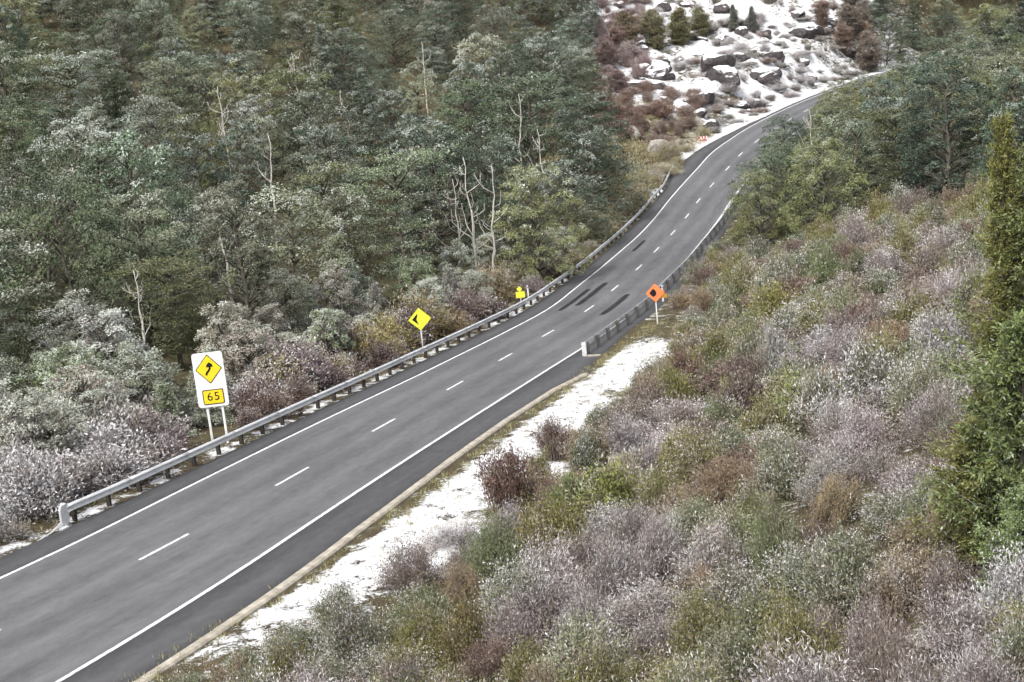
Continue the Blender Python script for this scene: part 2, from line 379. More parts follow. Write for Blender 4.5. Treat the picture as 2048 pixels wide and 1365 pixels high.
# dark wet patches of newer seal
for s0, s1, l0, l1 in ((88.8, 98.6, 2.35, 1.95), (91, 101.4, 1.62, 1.15), (86.5, 95.4, -1.25, -1.72), (117.2, 123, 2.35, 2.02)):
    wob = lambda s, c=(s0+s1)/2, h=(s1-s0)/2: np.clip(1-np.abs((s-c)/h)**20, .85, 1)
    strip('seal_patch', s0, s1, lambda s, a=l0, b=l1: (a+b)/2+(a-b)/2*wob(s)*(1+.05*np.sin(s*2.3)), lambda s, a=l0, b=l1: (a+b)/2-(a-b)/2*wob(s)*(1+.05*np.sin(s*1.7+1)), .004, M['patch'], road, .5)

# concrete kerb along the near shoulder: a low ribbon with a real step
def extrude(prof, s0, s1, lfun, step=1., dz=0.):
    s = np.arange(s0, s1+step*.5, step); s[-1] = s1; V = []; n = len(prof)
    for q in s:
        for (dl, z) in prof: V.append(at(q, lfun(q)+dl, z+dz))
    V = np.array(V).reshape(-1, 3)
    F = [(i*n+k, i*n+(k+1) % n, (i+1)*n+(k+1) % n, (i+1)*n+k) for i in range(len(s)-1) for k in range(n)]
    caps = [tuple(range(n-1, -1, -1)), tuple(range((len(s)-1)*n, len(s)*n))]
    b = MB(); b.v = [tuple(p) for p in V.tolist()]; b.f = F+caps; return b
kerbf = lambda q: float(kerbL(q))
kerb = struct(link('kerb', None))
_ks = 6.0
while _ks < 62:
    extrude([(.0, -.3), (.0, .02), (-.05, .10), (-.30, .11), (-.36, .05), (-.36, -.3)], _ks, min(_ks+2.96, 62.5), kerbf, 1., .006*math.sin(_ks*1.7)).build('kerb_section', M['kerb'], kerb); _ks += 3.0
# verges
rng0 = np.random.default_rng(5)
def verge_z(V, s, l):
    z0 = at(s, np.clip(l, -6.0, 6))[:, 2]
    t = terrain(V[:, 0], V[:, 1])
    w = smooth(5.6, 7.5, np.abs(l))
    lump = .07*np.sin(s*2.1+l*1.7)*np.sin(l*2.9-s*.7)+.05*np.sin(s*5.3+l*3.1)*np.sin(l*6.1+s*1.3)
    e = np.where(l < 0, -l-12.5, l-edgeL(s)-3.2)+1.3        # the outer metre dips under the ground sheet
    edge = (.10+lump)*w*(1-smooth(0, 1.2, e))-.3*smooth(.2, 1.3, e)
    return z0*(1-w)+t*w+edge-.02
def sn_r(s, l):
    inner = smooth(6.0, 6.7, -l); outer = 1-smooth(9.0, 10.9, -l+.8*np.sin(s*.7)+.5*np.sin(s*1.9))
    along = smooth(22, 30, s)*(1-smooth(72, 78, s))
    return .42+.19*inner*outer*along
struct(strip('snowy_verge', 6, 84, lambda s: kerbL(s)-np.where(s < 62.6, .34, .0), -12.5, 0, M['ground'], None, .5, 22, verge_z, {'snow': sn_r}))
def sn_l(s, l):
    u = np.exp(-((l-5.35)/.38)**2)
    return .44+.17*u*(.6+.4*np.sin(s*1.3))*(1-smooth(104, 112, s))+.32*smooth(140, 156, s)*smooth(0, .5, l-edgeL(s))
struct(strip('gravel_verge', 0, 290, lambda s: edgeL(s)+3.2, edgeL, 0, M['ground'], None, .6, 12, verge_z, {'snow': sn_l}))

struct(strip('gravel_verge', 84, 290, kerbL, -8.2, 0, M['ground'], None, .8, 8, lambda V, s, l: at(s, np.clip(l, -6, 6))[:, 2]*(1-smooth(6, 8, -l))+terrain(V[:, 0], V[:, 1])*smooth(6, 8, -l)-.02-.3*smooth(7.3, 8.2, -l), {'snow': lambda s, l: np.full(len(s), .46)}))
# ---------------------------------------------------------------- guard rails
def wbeam(side):
    """closed W-beam outline (lateral offset towards the traffic side = +, height)"""
    f = [(.0, .44), (.012, .455), (.105, .487), (.105, .525), (.015, .565), (.0, .595), (.015, .625), (.105, .665), (.105, .703), (.012, .735), (.0, .75)]
    back = [(a-.007, z) for a, z in f][::-1]
    return [(side*a, z) for a, z in f+back]
def guard_rail(name, s0, s1, lat, side, label, sec=4.0, post_gap=2.0, pmat='railpost'):
    """side = direction (in lateral terms) in which the traffic runs"""
    root = link(name, None, loc=tuple(at(s0, float(lat(s0)))))
    inv = Matrix.Translation(-root.location)
    tag(root, label, 'guard rail')
    s = s0; k = 0
    while s < s1-.1:
        e = min(s+sec, s1)
        mb = extrude(wbeam(side), s-(.12 if k else 0), e, lambda q, kk=k: float(lat(q))+side*.14+side*.004*(kk % 2), .5)
        me = mb.mesh('rail_section', M['rail'], True); me.transform(inv)
        link('rail_section', me, root); s = e; k += 1
    pm = MB().box(-.055, .055, -.09, .09, -.5, .74).mesh('post', M[pmat], bevel=.01)
    bm_ = MB().box(-.07, .07, .0, .13, .46, .73).mesh('block', M[pmat], bevel=.01)
    for q in np.arange(s0+.6, s1, post_gap):
        p = at(q, float(lat(q))); t = at(q+.5, float(lat(q+.5)))-at(q-.5, float(lat(q-.5)))
        ang = math.atan2(t[1], t[0])
        o = link('post', pm, root, loc=tuple(p-np.array(root.location)), rz=ang)
        b = link('block', bm_, o, rz=0 if side > 0 else math.pi)
    return root, inv
latL = lambda q: np.interp(q, [30, 36, 60, 100, 140, 152, 164, 170], [5.25, 5.1, 5.1, 5.05, 5.05, 5.2, 6.55, 6.9])
railL, invL = guard_rail('guard_rail', 33.4, 163.0, latL, -1, 'long steel guard rail on dark posts along the far side of the road')
# the near end: a pale boxed terminal with its end plate and anchor strut
p0 = at(33.4, float(latL(33.4))); t0 = at(34.4, float(latL(34.4)))-p0; a0 = math.atan2(t0[1], t0[0])
term = MB().prism([(-.30, .10), (.06, .10), (.10, .30), (.10, .76), (.02, .82), (-.26, .80), (-.34, .66), (-.34, .24)], -.22, -.14)
term.box(-.02, .10, -.14, .05, .0, .80)
o = term.build('end_terminal', M['rail'], railL, bevel=.015); o.location = tuple(p0-np.array(railL.location)); o.rotation_euler = (0, 0, a0)
st = MB().tube([(-1.9, -.25, .05), (-.9, -.22, .08), (-.2, -.1, .2)], [.035, .035, .035], 6).box(-.55, -.2, -.4, -.05, .0, .07)
o = st.build('anchor_strut', M['rail'], railL); o.location = tuple(p0-np.array(railL.location)); o.rotation_euler = (0, 0, a0)

latR = lambda q: -np.interp(q, [66, 72, 80, 95, 140, 160], [4.75, 4.65, 4.45, 4.25, 4.3, 4.3])
railR, invR = guard_rail('guard_rail', 69.4, 146.0, latR, 1, 'shorter steel guard rail on the near side, seen from behind, beside the orange sign', pmat='steelpost', post_gap=3.0)
p0 = at(69.4, float(latR(69.4))); t0 = at(70.4, float(latR(70.4)))-p0; a0 = math.atan2(t0[1], t0[0])
eb = MB().box(-.10, .03, -.06, .20, .0, .80); o = eb.build('end_terminal', M['rail'], railR, bevel=.02)
o.location = tuple(p0-np.array(railR.location)); o.rotation_euler = (0, 0, a0)
fb = MB().box(-.25, .05, -.85, -.08, .015, .07); o = fb.build('foot_plate', M['kerb'], railR, bevel=.012)
o.location = tuple(p0-np.array(railR.location)); o.rotation_euler = (0, 0, a0)

# ---------------------------------------------------------------- signs
def sign_root(name, s, l, face_to, label):
    p = at(s, l)[:2]; z = float(terrain(p[0], p[1])[0])
    o = link(name, None, loc=(p[0], p[1], z)); o.rotation_euler = (0, 0, face_to)
    return tag(o, label, 'road sign')
def rrect(w, h, r, cx=0, cz=0, n=4):
    out = []
    for sx, sz, a in ((1, -1, -90), (1, 1, 0), (-1, 1, 90), (-1, -1, 180)):
        for k in range(n+1):
            q = math.radians(a+90*k/n); out.append((cx+sx*(w/2-r)+r*math.cos(q), cz+sz*(h/2-r)+r*math.sin(q)))
    return out
def diamond(d, r, cx=0, cz=0, dv=None):
    dv = dv or d; pts = rrect(d/math.sqrt(2), d/math.sqrt(2), r); c = math.sqrt(.5)
    return [(cx+(x-z)*c, cz+(x+z)*c*dv/d) for x, z in pts]
def ribbon(P, w):
    P = np.array(P, float); T = np.gradient(P, axis=0); T /= np.linalg.norm(T, axis=1)[:, None]; N = np.c_[-T[:, 1], T[:, 0]]
    W = np.asarray(w)[:, None]/2 if hasattr(w, '__len__') else w/2
    return [tuple(p) for p in np.vstack([P-N*W, (P+N*W)[::-1]])]
def textmesh(txt, size, mat, depth):
    cu = bpy.data.curves.new('digits', 'FONT'); cu.body = txt; cu.size = size; cu.extrude = depth; cu.align_x = 'CENTER'; cu.align_y = 'CENTER'; cu.space_character = 1.15
    tmp = bpy.data.objects.new('digits', cu); COL.objects.link(tmp); bpy.context.view_layer.update()
    me = bpy.data.meshes.new_from_object(tmp.evaluated_get(bpy.context.evaluated_depsgraph_get())); bpy.data.objects.remove(tmp)
    me.transform(Matrix.Rotation(math.radians(90), 4, 'X')); me.materials.clear(); me.materials.append(mat); return me
# white board, yellow curve diamond, 65 plate
sg = sign_root('road_sign', 46.0, 6.15, math.radians(4), 'tall white board with yellow curve-arrow diamond and 65 plate on two posts')
for x in (-.31, .33): MB().box(x-.05, x+.05, .02, .12, -.4, 2.6).build('post', M['postwhite'], sg, bevel=.01)
bd = MB().prism(rrect(1.30, 2.40, .12, 0, 2.92), -.035, .012).build('board', M['white'], sg)
MB().prism(rrect(1.26, 2.36, .1, 0, 2.92), .013, .018).build('board_back', M['signback'], sg)
dm = MB().prism(diamond(1.14, .04, 0, 3.40, 1.30), -.046, -.035).build('diamond', M['black'], sg)
MB().prism(diamond(1.05, .03, 0, 3.40, 1.20), -.052, -.0465).build('diamond_face', M['yellow'], dm)
ar = MB()
ar.prism(ribbon([(-.13, 3.14), (-.10, 3.24), (-.01, 3.33), (.05, 3.42), (.05, 3.50)], .085), -.060, -.0525)
ar.prism([(-.09, 3.49), (.19, 3.49), (.17, 3.60), (.05, 3.70), (-.07, 3.60)], -.061, -.0525)
ar.build('curve_arrow', M['black'], dm)
pl = MB().prism(rrect(.90, .66, .06, .03, 2.16), -.046, -.035).build('speed_plate', M['black'], sg)
MB().prism(rrect(.82, .58, .04, .03, 2.16), -.052, -.0465).build('plate_face', M['yellow'], pl)
dg = link('digits', textmesh('65', .52, M['black'], .004), pl); dg.location = (.03, -.056, 2.17)
# yellow diamond with a black arrow head
sg = sign_root('road_sign', 72.5, 6.15, math.radians(6), 'yellow diamond sign with black arrowhead on one white post behind the rail')
MB().tube([(0, .06, -.4), (0, .06, 2.3)], [.045, .045], 10).build('post', M['postwhite'], sg)
d = MB().prism(diamond(1.40, .05, 0, 2.05), -.01, .012).build('diamond', M['lemon'], sg)
MB().prism(diamond(1.36, .05, 0, 2.05), .0125, .017).build('diamond_back', M['signback'], sg)
MB().prism([(-.46, 2.06), (-.10, 1.72), (-.16, 1.92), (-.20, 2.06), (-.14, 2.22), (-.10, 2.42)], -.018, -.0105).build('arrow_head', M['black'], d)
# small fluorescent marker sign
sg = sign_root('road_sign', 92.4, 5.9, math.radians(4), 'small fluorescent yellow marker sign behind the rail where the road bends')
MB().tube([(0, .05, -.4), (0, .05, 1.2)], [.035, .035], 8).build('post', M['postwhite'], sg)
MB().prism(rrect(.66, .46, .06, 0, .82), -.01, .012).build('plate', M['lemon'], sg)
MB().prism(diamond(.44, .05, -.04, 1.24), -.012, .010).build('small_diamond', M['lemon'], sg)
# orange diamond
sg = sign_root('road_sign', 82.0, -6.35, math.radians(-4), 'orange diamond sign with black mark on a white post above the snowy verge')
MB().tube([(0, .06, -.4), (0, .06, 2.3)], [.045, .045], 10).build('post', M['postwhite'], sg)
d = MB().prism(diamond(1.24, .05, 0, 2.10), -.01, .012).build('diamond', M['orange'], sg)
MB().prism(diamond(1.20, .05, 0, 2.10), .0125, .017).build('diamond_back', M['signback'], sg)
MB().prism([(-.38, 2.10), (-.14, 1.84), (.04, 1.96), (.06, 2.16), (-.06, 2.36), (-.18, 2.34)], -.018, -.0105).build('black_mark', M['black'], d)
MB().prism(rrect(.56, .28, .04, .46, 1.86), .03, .05).build('lower_plate', M['amber'], sg)
bolt = MB().tube([(0, -.004, 0), (0, .004, 0)], [.018, .018], 8).mesh('bolt', M['signback'])
for ob in [o for o in COL.objects if o.name.startswith('road_sign')]:
    kids = [c for c in ob.children if c.name.split('.')[0] in ('board', 'diamond', 'plate')]
    for c in kids[:1]:
        zs_ = [v.co.z for v in c.data.vertices]; zc = (min(zs_)+max(zs_))/2; hh = (max(zs_)-min(zs_))*.36
        for dz_ in (-hh, hh):
            b_ = link('bolt', bolt, ob); b_.location = (0, min(v.co.y for v in c.data.vertices)-.003, zc+dz_)
# marker posts
def marker(s, l, h, label, capmat='white'):
    p = at(s, l)[:2]; z = float(terrain(p[0], p[1])[0])
    o = link('marker_post', None, loc=(p[0], p[1], z)); tag(o, label, 'marker post', 'roadside marker posts')
    MB().box(-.055, .055, -.02, .02, -.3, h).build('post', M['postwhite'], o, bevel=.006)
    MB().box(-.04, .04, -.026, -.0205, h-.22, h-.08).build('reflector', M['red'] if capmat == 'red' else M['signback'], o)
marker(95.0, 6.0, 1.1, 'thin white marker post just right of the small fluorescent sign')
marker(91.5, -4.75, 1.25, 'white marker post at the near rail, left of the orange sign')
marker(196.0, 4.9, 1.0, 'thin white marker post in snow on the far curve')
marker(232.0, 4.6, 1.0, 'tiny white marker post beside the snow bank where the road disappears')
# red and white barrier at the pull-off
p = at(181.0, 6.7)[:2]; zz = float(terrain(p[0], p[1])[0])
rb = tag(link('road_barrier', None, loc=(p[0], p[1], zz)), 'small red and white roadside barrier in the snow beside the pull-off', 'barrier')
rb.rotation_euler = (0, 0, math.radians(8)); rb.scale = (.75,)*3
for x in (-.62, .62):
    MB().box(x-.05, x+.05, -.06, .06, 0, 1.15).build('leg', M['postwhite'], rb, bevel=.008)
for k in range(6):
    MB().box(-.75+.25*k, -.75+.25*(k+1)-.004, -.09, -.062, .75, 1.1).build('board_stripe', M['red'] if k % 2 == 0 else M['white'], rb)
MB().box(-.75, .75, -.085, -.063, .3, .5).build('lower_board', M['red'], rb)
# ---------------------------------------------------------------- vegetation prototypes
def unit(a): return a/(np.linalg.norm(a, axis=-1, keepdims=True)+1e-9)
def leaves(rng, P, D, N, L, W, frost, hue_spread=1., tone=0., second=None):
    """rhombic leaves at P pointing along D with face normal N"""
    n = len(P); D = unit(D); Wd = unit(np.cross(N, D)); Ln = (L*rng.uniform(.6, 1.35, n))[:, None]; Wn = (W*rng.uniform(.6, 1.3, n))[:, None]
    sag = rng.uniform(-.12, .12, n)[:, None]*Ln*unit(np.cross(D, Wd))
    V = np.stack([P, P+D*Ln*.5+Wd*Wn*.5+sag, P+D*Ln, P+D*Ln*.5-Wd*Wn*.5+sag], 1).reshape(-1, 3)
    F = np.arange(n*4).reshape(n, 4)
    tone = np.clip(rng.normal(.5, .10, n)+tone, 0, 1); second = np.zeros(n) if second is None else second; hue = np.clip(rng.normal(.5, .10*hue_spread, n), 0, 1)
    A = np.repeat(np.stack([tone, np.clip(frost, 0, 1), hue, second], 1), 4, 0)
    return V, F, A
def foliage_mesh(name, chunks, mat):
    V = []; F = []; A = []; b = 0
    for v, f, a in chunks: V.append(v); F.append(f+b); A.append(a); b += len(v)
    return mesh_np(name, np.vstack(V), np.vstack(F), [mat], attr={'leaf': np.vstack(A)})
def tree_proto(seed, h, R, shape, L=.20, W=.10, k=42, lean=.04, dense=1., z0=.16, tier=.75, flat=.10):
    rng = np.random.default_rng(seed); tr = MB()
    bend = rng.normal(0, lean, 2)
    axis = lambda z: np.array([bend[0]*z+.12*math.sin(z*.9+seed), bend[1]*z+.10*math.sin(z*.7+seed*2), z])
    zs = np.linspace(-.5, h*.96, 9); tr.tube([axis(z) for z in zs], np.interp(zs, [0, h], [.022*h, .02]), 7)
    ph = rng.uniform(0, 6.28, 4); ch = []
    lobe = lambda a: 1+.20*math.sin(2*a+ph[0])+.16*math.sin(3*a+ph[1])+.09*math.sin(5*a+ph[2])
    prof = {'dome': lambda t: (1-t**2.6)**.65*(.62+.38*min(1, t/.35)), 'cone': lambda t: (1-t)**.75*1.0+.04,
            'umbrella': lambda t: max(.01, 1-max(0, t-.55)**2/.21)**.5*(.35+.65*min(1, t/.6)) if t < 1 else .05,
            'spire': lambda t: (1-t)**.6*(.5+.5*min(1, t/.15))+.03}[shape]
    C = []; Rr = []; Tt = []
    z = h*z0
    while z < h*.985:
        t = (z-h*z0)/(h*(1-z0)); m = max(3, int(rng.integers(4, 7)*dense)); a0 = rng.uniform(0, 6.28)
        for j in range(m):
            a = a0+6.28*j/m+rng.normal(0, .28); ln = R*prof(t)*lobe(a)*rng.uniform(.7, 1.12)
            if ln < .15: ln = .15
            rise = ln*rng.uniform(.0, .35)*(.5+t); b = axis(z); u = np.array([math.cos(a), math.sin(a), 0])
            mid = b+u*ln*.55+[0, 0, rise*.8]; tip = b+u*ln+[0, 0, rise*.8]
            if ln > .9: tr.tube([b-[0, 0, ln*.1], mid, tip], [.028+.012*ln, .02, .006], 4)
            ns = max(2, int(ln*2.1*dense+.5))
            for f in rng.uniform(.28, 1.0, ns):
                p = b+(mid-b)*min(1, f/.55) if f < .55 else mid+(tip-mid)*(f-.55)/.45
                sd_ = np.array([-u[1], u[0], 0])*rng.normal(0, .26*ln*f)
                C.append(p+sd_+[0, 0, rng.normal(0, .07)]); Rr.append(rng.uniform(.30, .52)*(.65+.35*min(1, ln/R*1.3))*(R/2.8)**.5); Tt.append(t)
        z += tier*rng.uniform(.55, 1.15)
    C = np.array(C); Rr = np.array(Rr); Tt = np.array(Tt); n = len(C)
    r = np.sqrt(rng.uniform(0, 1, (n, k)))*Rr[:, None]; a = rng.uniform(0, 6.28, (n, k))
    zz = rng.normal(0, flat, (n, k))-.22*r**2/Rr[:, None]
    P = C[:, None]+np.stack([r*np.cos(a), r*np.sin(a), zz], -1)
    D = np.stack([np.cos(a), np.sin(a), rng.normal(.05, .35, (n, k))], -1)+rng.normal(0, .45, (n, k, 3))
    N = rng.normal(0, .42, (n, k, 3))+[0, 0, 1.]
    fr = np.clip(rng.uniform(0, .25, (n, k))+zz/flat*.08+.65*rng.uniform(0, 1, (n, 1)), 0, 1)
    tone = np.repeat(rng.normal(0, .16, n), k); sec_ = np.repeat((rng.uniform(0, 1, n) < .10)*rng.uniform(.3, .9, n), k)
    ch.append(leaves(rng, P.reshape(-1, 3), D.reshape(-1, 3), N.reshape(-1, 3), L, W, fr.ravel(), 1., tone, sec_))
    return [('trunk', tr.mesh('trunk', M['bark'], True), False), ('crown', foliage_mesh('crown', ch, M['leaf']), True)]
def billow_proto(seed, h, R, n=64, z0=.12, L=.165, W=.085, k=32, cr=.80, squash=1., sprays=9, lean=.03):
    """broad-leaved beech: a dome of separate billowing clumps, each clump a little stack of flat sprays on its own limb"""
    rng = np.random.default_rng(seed); tr = MB(); bend = rng.normal(0, lean, 2)
    axis = lambda z: np.array([bend[0]*z+.12*math.sin(z*.9+seed), bend[1]*z+.10*math.sin(z*.7+seed*2), z])
    zs = np.linspace(-.5, h*.85, 9); tr.tube([axis(z) for z in zs], np.interp(zs, [0, h], [.022*h, .03]), 7)
    ph = rng.uniform(0, 6.28, 4); C = []; Rr = []; OUT = []; TOP = []
    zc = h*(z0+.12); hz_ = h-zc
    for i in range(n):
        u = 1-(i+.5)/n*1.22; a = i*2.39996+rng.normal(0, .25); lobe = 1+.17*math.sin(2*a+ph[0])+.13*math.sin(3*a+ph[1])
        rr = math.sqrt(max(0, 1-min(1, abs(u))**2))**.85; rad = R*rr*lobe*rng.uniform(.74, 1.04)
        c = axis(zc)*[1, 1, 0]+np.array([math.cos(a)*rad, math.sin(a)*rad, zc+max(u, -.22)*hz_*rng.uniform(.84, 1.04)])
        b = axis(max(h*.12, min(h*.82, c[2]-.35*rad-.4))); m = (b+c)/2+[0, 0, .12*rad]
        if rad > .5: tr.tube([b, m, c], [.03+.012*rad, .03, .012], 4)
        s_ = cr*rng.uniform(.7, 1.25)*(R/3.2)
        for j in range(sprays):
            w_ = rng.uniform(-.25, 1); t = rng.uniform(0, 6.28); q = math.sqrt(1-max(0, w_)**2); o_ = np.array([math.cos(t)*q, math.sin(t)*q, w_*.62*squash])*rng.uniform(.75, 1.05)
            C.append(c+o_*s_); Rr.append(rng.uniform(.32, .52)*s_); OUT.append(o_); TOP.append((c[2]-zc)/hz_*.6+w_*.4)
    C = np.array(C); Rr = np.array(Rr); OUT = np.array(OUT); TOP = np.array(TOP); m_ = len(C)
    # leaves lie in the little shell of their spray, facing out of the clump and upwards
    Nn = unit(OUT*.6+[0, 0, .9]); T1 = unit(np.cross(Nn, [.3, .8, .1])); T2 = np.cross(Nn, T1)
    r = np.sqrt(rng.uniform(0, 1, (m_, k)))*Rr[:, None]; a = rng.uniform(0, 6.28, (m_, k)); zz = rng.normal(0, .06, (m_, k))-.22*r**2/Rr[:, None]
    rd = np.cos(a)[..., None]*T1[:, None]+np.sin(a)[..., None]*T2[:, None]
    P = C[:, None]+rd*r[..., None]+Nn[:, None]*zz[..., None]
    D = rd+Nn[:, None]*rng.normal(.1, .35, (m_, k))[..., None]+rng.normal(0, .4, (m_, k, 3)); N = rng.normal(0, .38, (m_, k, 3))+Nn[:, None]
    fr = np.clip(rng.uniform(0, .22, (m_, k))+zz/.06*.05+.50*rng.uniform(0, 1, (m_, 1))+.38*(TOP[:, None]-.25), 0, 1)
    tone = np.repeat(np.repeat(rng.normal(0, .13, n), sprays)+rng.normal(0, .11, m_), k); sec_ = np.repeat((rng.uniform(0, 1, m_) < .08)*rng.uniform(.3, .9, m_), k)
    me = foliage_mesh('crown', [leaves(rng, P.reshape(-1, 3), D.reshape(-1, 3), N.reshape(-1, 3), L, W, fr.ravel(), 1., tone, sec_)], M['leaf'])
    return [('trunk', tr.mesh('trunk', M['bark'], True), False), ('crown', me, True)]
def feather_proto(seed, h, R, nb=110, prof=lambda t: (1-t)**.7, L=.085, W=.030):
    """loose evergreen: long up-curved branches with feathery side shoots, ragged outline, gaps between"""
    rng = np.random.default_rng(seed); tr = MB(); zs = np.linspace(-.4, h, 9); wob = np.cumsum(rng.normal(0, .03, (9, 2)), 0)
    tr.tube(np.c_[wob, zs], np.interp(zs, [0, h], [.02*h, .01]), 7)
    P = []; D = []; N = []; TN = []; FR = []
    for i in range(nb):
        t = (i+rng.uniform())/nb; z = h*(.04+.93*t); ln = max(.12, R*prof(t)*rng.uniform(.45, 1.2)); a = i*2.4+rng.normal(0, .5)
        u = np.array([math.cos(a), math.sin(a), 0]); b = np.array([np.interp(z, zs, wob[:, 0]), np.interp(z, zs, wob[:, 1]), z])
        up = rng.uniform(.15, .75); p1 = b+u*ln*.5+[0, 0, ln*.12*up]; p2 = b+u*ln+[0, 0, ln*.6*up]+rng.normal(0, .08, 3)
        tr.tube([b, p1, p2], [.012+.008*ln, .012, .004], 4)
        side = np.array([-u[1], u[0], 0]); bt = rng.normal(0, .12)
        for j in range(int(7+8*ln)):
            f = rng.uniform(.12, 1); q = b+(p1-b)*min(1, f*2) if f < .5 else p1+(p2-p1)*(f*2-1)
            d = unit(u*.7+side*rng.choice([-1, 1])*rng.uniform(.2, 1.0)+np.array([0, 0, rng.normal(.15, .4)])); sl_ = rng.uniform(.18, .42)*(.6+.4*min(1, ln))
            g = rng.uniform(0, 1, 17); x = q+d*(g*sl_)[:, None]+rng.normal(0, .022, (17, 3)); P.append(x)
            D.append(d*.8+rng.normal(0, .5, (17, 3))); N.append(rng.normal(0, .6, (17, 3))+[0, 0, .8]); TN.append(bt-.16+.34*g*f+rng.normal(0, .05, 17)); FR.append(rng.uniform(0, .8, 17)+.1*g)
    P, D, N = map(np.vstack, (P, D, N))
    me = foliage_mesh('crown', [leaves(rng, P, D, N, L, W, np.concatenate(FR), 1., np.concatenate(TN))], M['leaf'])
    return [('trunk', tr.mesh('trunk', M['bark'], True), False), ('crown', me, True)]
def shrub_proto(seed, R, h, stems, mode, k=60, L=.13, W=.035, mat='needle'):
    rng = np.random.default_rng(seed); tw = MB(); P = []; D = []; FR = []; TN = []; SE = []
    ph = rng.uniform(0, 6.28, 3)
    for i in range(stems):
        a = rng.uniform(0, 6.28); lobe = 1+.22*math.sin(2*a+ph[0])+.15*math.sin(3*a+ph[1])
        e = math.acos(rng.uniform(.0, 1)) if mode != 'broom' else abs(rng.normal(0, .5))       # angle from vertical
        e = min(e, 1.45); rr = R*lobe*rng.uniform(.55, 1.15)
        top = np.array([math.cos(a)*math.sin(e)*rr, math.sin(a)*math.sin(e)*rr, (h*math.cos(e)**.75)*rng.uniform(.55, 1.15)+.1])
        br = (.22 if mode != 'broom' else .6)*R; b = np.array([math.cos(a)*rng.uniform(0, br), math.sin(a)*rng.uniform(0, br), -.1])
        if mode == 'broom': top[:2] += b[:2]*.7
        m = (b+top)/2+[0, 0, -.0]+rng.normal(0, .07*R, 3); m[2] += .12*h*math.sin(e)
        tw.tube([b, m, top], [.016, .011, .004], 3)
        nk = int(k*rng.uniform(.6, 1.4)); f = 1-np.abs(rng.normal(0, .34 if mode != 'broom' else .45, nk)); f = np.clip(f, .05, 1.05)
        q = np.where((f < .5)[:, None], b+(m-b)*(f/.5)[:, None], m+(top-m)*((f-.5)/.5)[:, None])
        sp_ = {'broom': .07, 'dome': .13, 'twig': .12}[mode]*R/.9
        off = rng.normal(0, sp_, (nk, 3)); q = q+off; d = unit(top-m)
        D.append(d*(1.1 if mode == 'broom' else .55)+rng.normal(0, .55, (nk, 3))+[0, 0, .25]); P.append(q)
        TN.append(np.full(nk, rng.normal(0, .18))); SE.append(np.full(nk, rng.uniform(.2, 1) if rng.uniform() < .3 else 0)); fs = rng.uniform(0, .5)
        FR.append(np.clip(fs+rng.uniform(0, .38, nk)+.25*(f-.6)+off[:, 2]/sp_*.10, 0, 1))
    P = np.vstack(P); D = np.vstack(D); P[:, 2] = np.maximum(P[:, 2], .02)
    N = rng.normal(0, .7, P.shape)+[0, 0, .5]
    me = foliage_mesh('foliage', [leaves(rng, P, D, N, L, W, np.concatenate(FR), 1.2, np.concatenate(TN), np.concatenate(SE))], M[mat])
    return [('stems', tw.mesh('stems', M['twig']), False), ('foliage', me, True)]
def dead_proto(seed, h, spars):
    rng = np.random.default_rng(seed); tr = MB(); out = []
    bx, by = rng.normal(0, .07, 2); w = np.cumsum(rng.normal(0, .10, (14, 2)), 0)
    zs = np.linspace(-.4, h, 14); pts = np.c_[bx*zs+w[:, 0], by*zs+w[:, 1], zs]; pts[:2, :2] *= .3
    ax = lambda z: np.array([np.interp(z, zs, pts[:, 0]), np.interp(z, zs, pts[:, 1]), z])
    tr.tube(pts, np.interp(zs, [0, h], [.009*h+.03, .024])*rng.uniform(.8, 1.15, 14), 7)
    out.append(('trunk', tr.mesh('trunk', M['deadwood'], True), False))
    for i in range(spars):
        z = h*rng.uniform(.25, .95); a = rng.uniform(0, 6.28); ln = (h-z*.75)*rng.uniform(.12, .42); u = np.array([math.cos(a), math.sin(a), 0]); b = ax(z); up = rng.uniform(.3, 1.2)
        m = b+u*ln*.4+[0, 0, ln*.3*up]+rng.normal(0, .08, 3); m2 = m+u*ln*.22+[0, 0, ln*.3*up]+rng.normal(0, .10, 3); t = m2+u*ln*.1+[0, 0, ln*.35]+rng.normal(0, .12, 3)
        lb = MB().tube([b, m, m2, t], [.03+.006*ln, .034, .022, .010], 5)
        for q in (m, m2, (m2+t)/2): lb.tube([q, q+rng.normal(0, .28, 3)+[0, 0, .3]], [.016, .005], 4)
        out.append(('limb', lb.mesh('limb', M['deadwood'], True), False))
    return out
BE = [billow_proto(11, 8.8, 3.7, 54, cr=.95), tree_proto(12, 9.0, 3.9, 'umbrella', tier=1.0, z0=.2, L=.17, W=.085, k=44, dense=1.15), billow_proto(13, 9.4, 3.4, 58, .08, cr=.9), tree_proto(14, 10.0, 2.9, 'cone', z0=.1, dense=1.2, L=.17, W=.085, k=50),
      billow_proto(15, 9.8, 3.6, 72, .10), billow_proto(16, 7.8, 3.6, 60, .08), billow_proto(17, 10.4, 3.2, 70, .08, cr=.72), billow_proto(18, 8.8, 4.1, 52, .20, cr=1.05, squash=.85)]
SM = [billow_proto(31, 4.4, 1.9, 40, .03, .12, .06, 34, .85, 1.1), billow_proto(32, 3.8, 2.0, 38, .02, .12, .06, 34, .9), billow_proto(33, 5.0, 1.7, 44, .03, .12, .06, 34, .8, 1.2), tree_proto(34, 4.6, 1.7, 'cone', L=.14, W=.065, k=40, dense=1.7, z0=.05, tier=.42, flat=.12),
      billow_proto(35, 3.5, 1.9, 30, .02, .12, .06, 36, 1.05)]
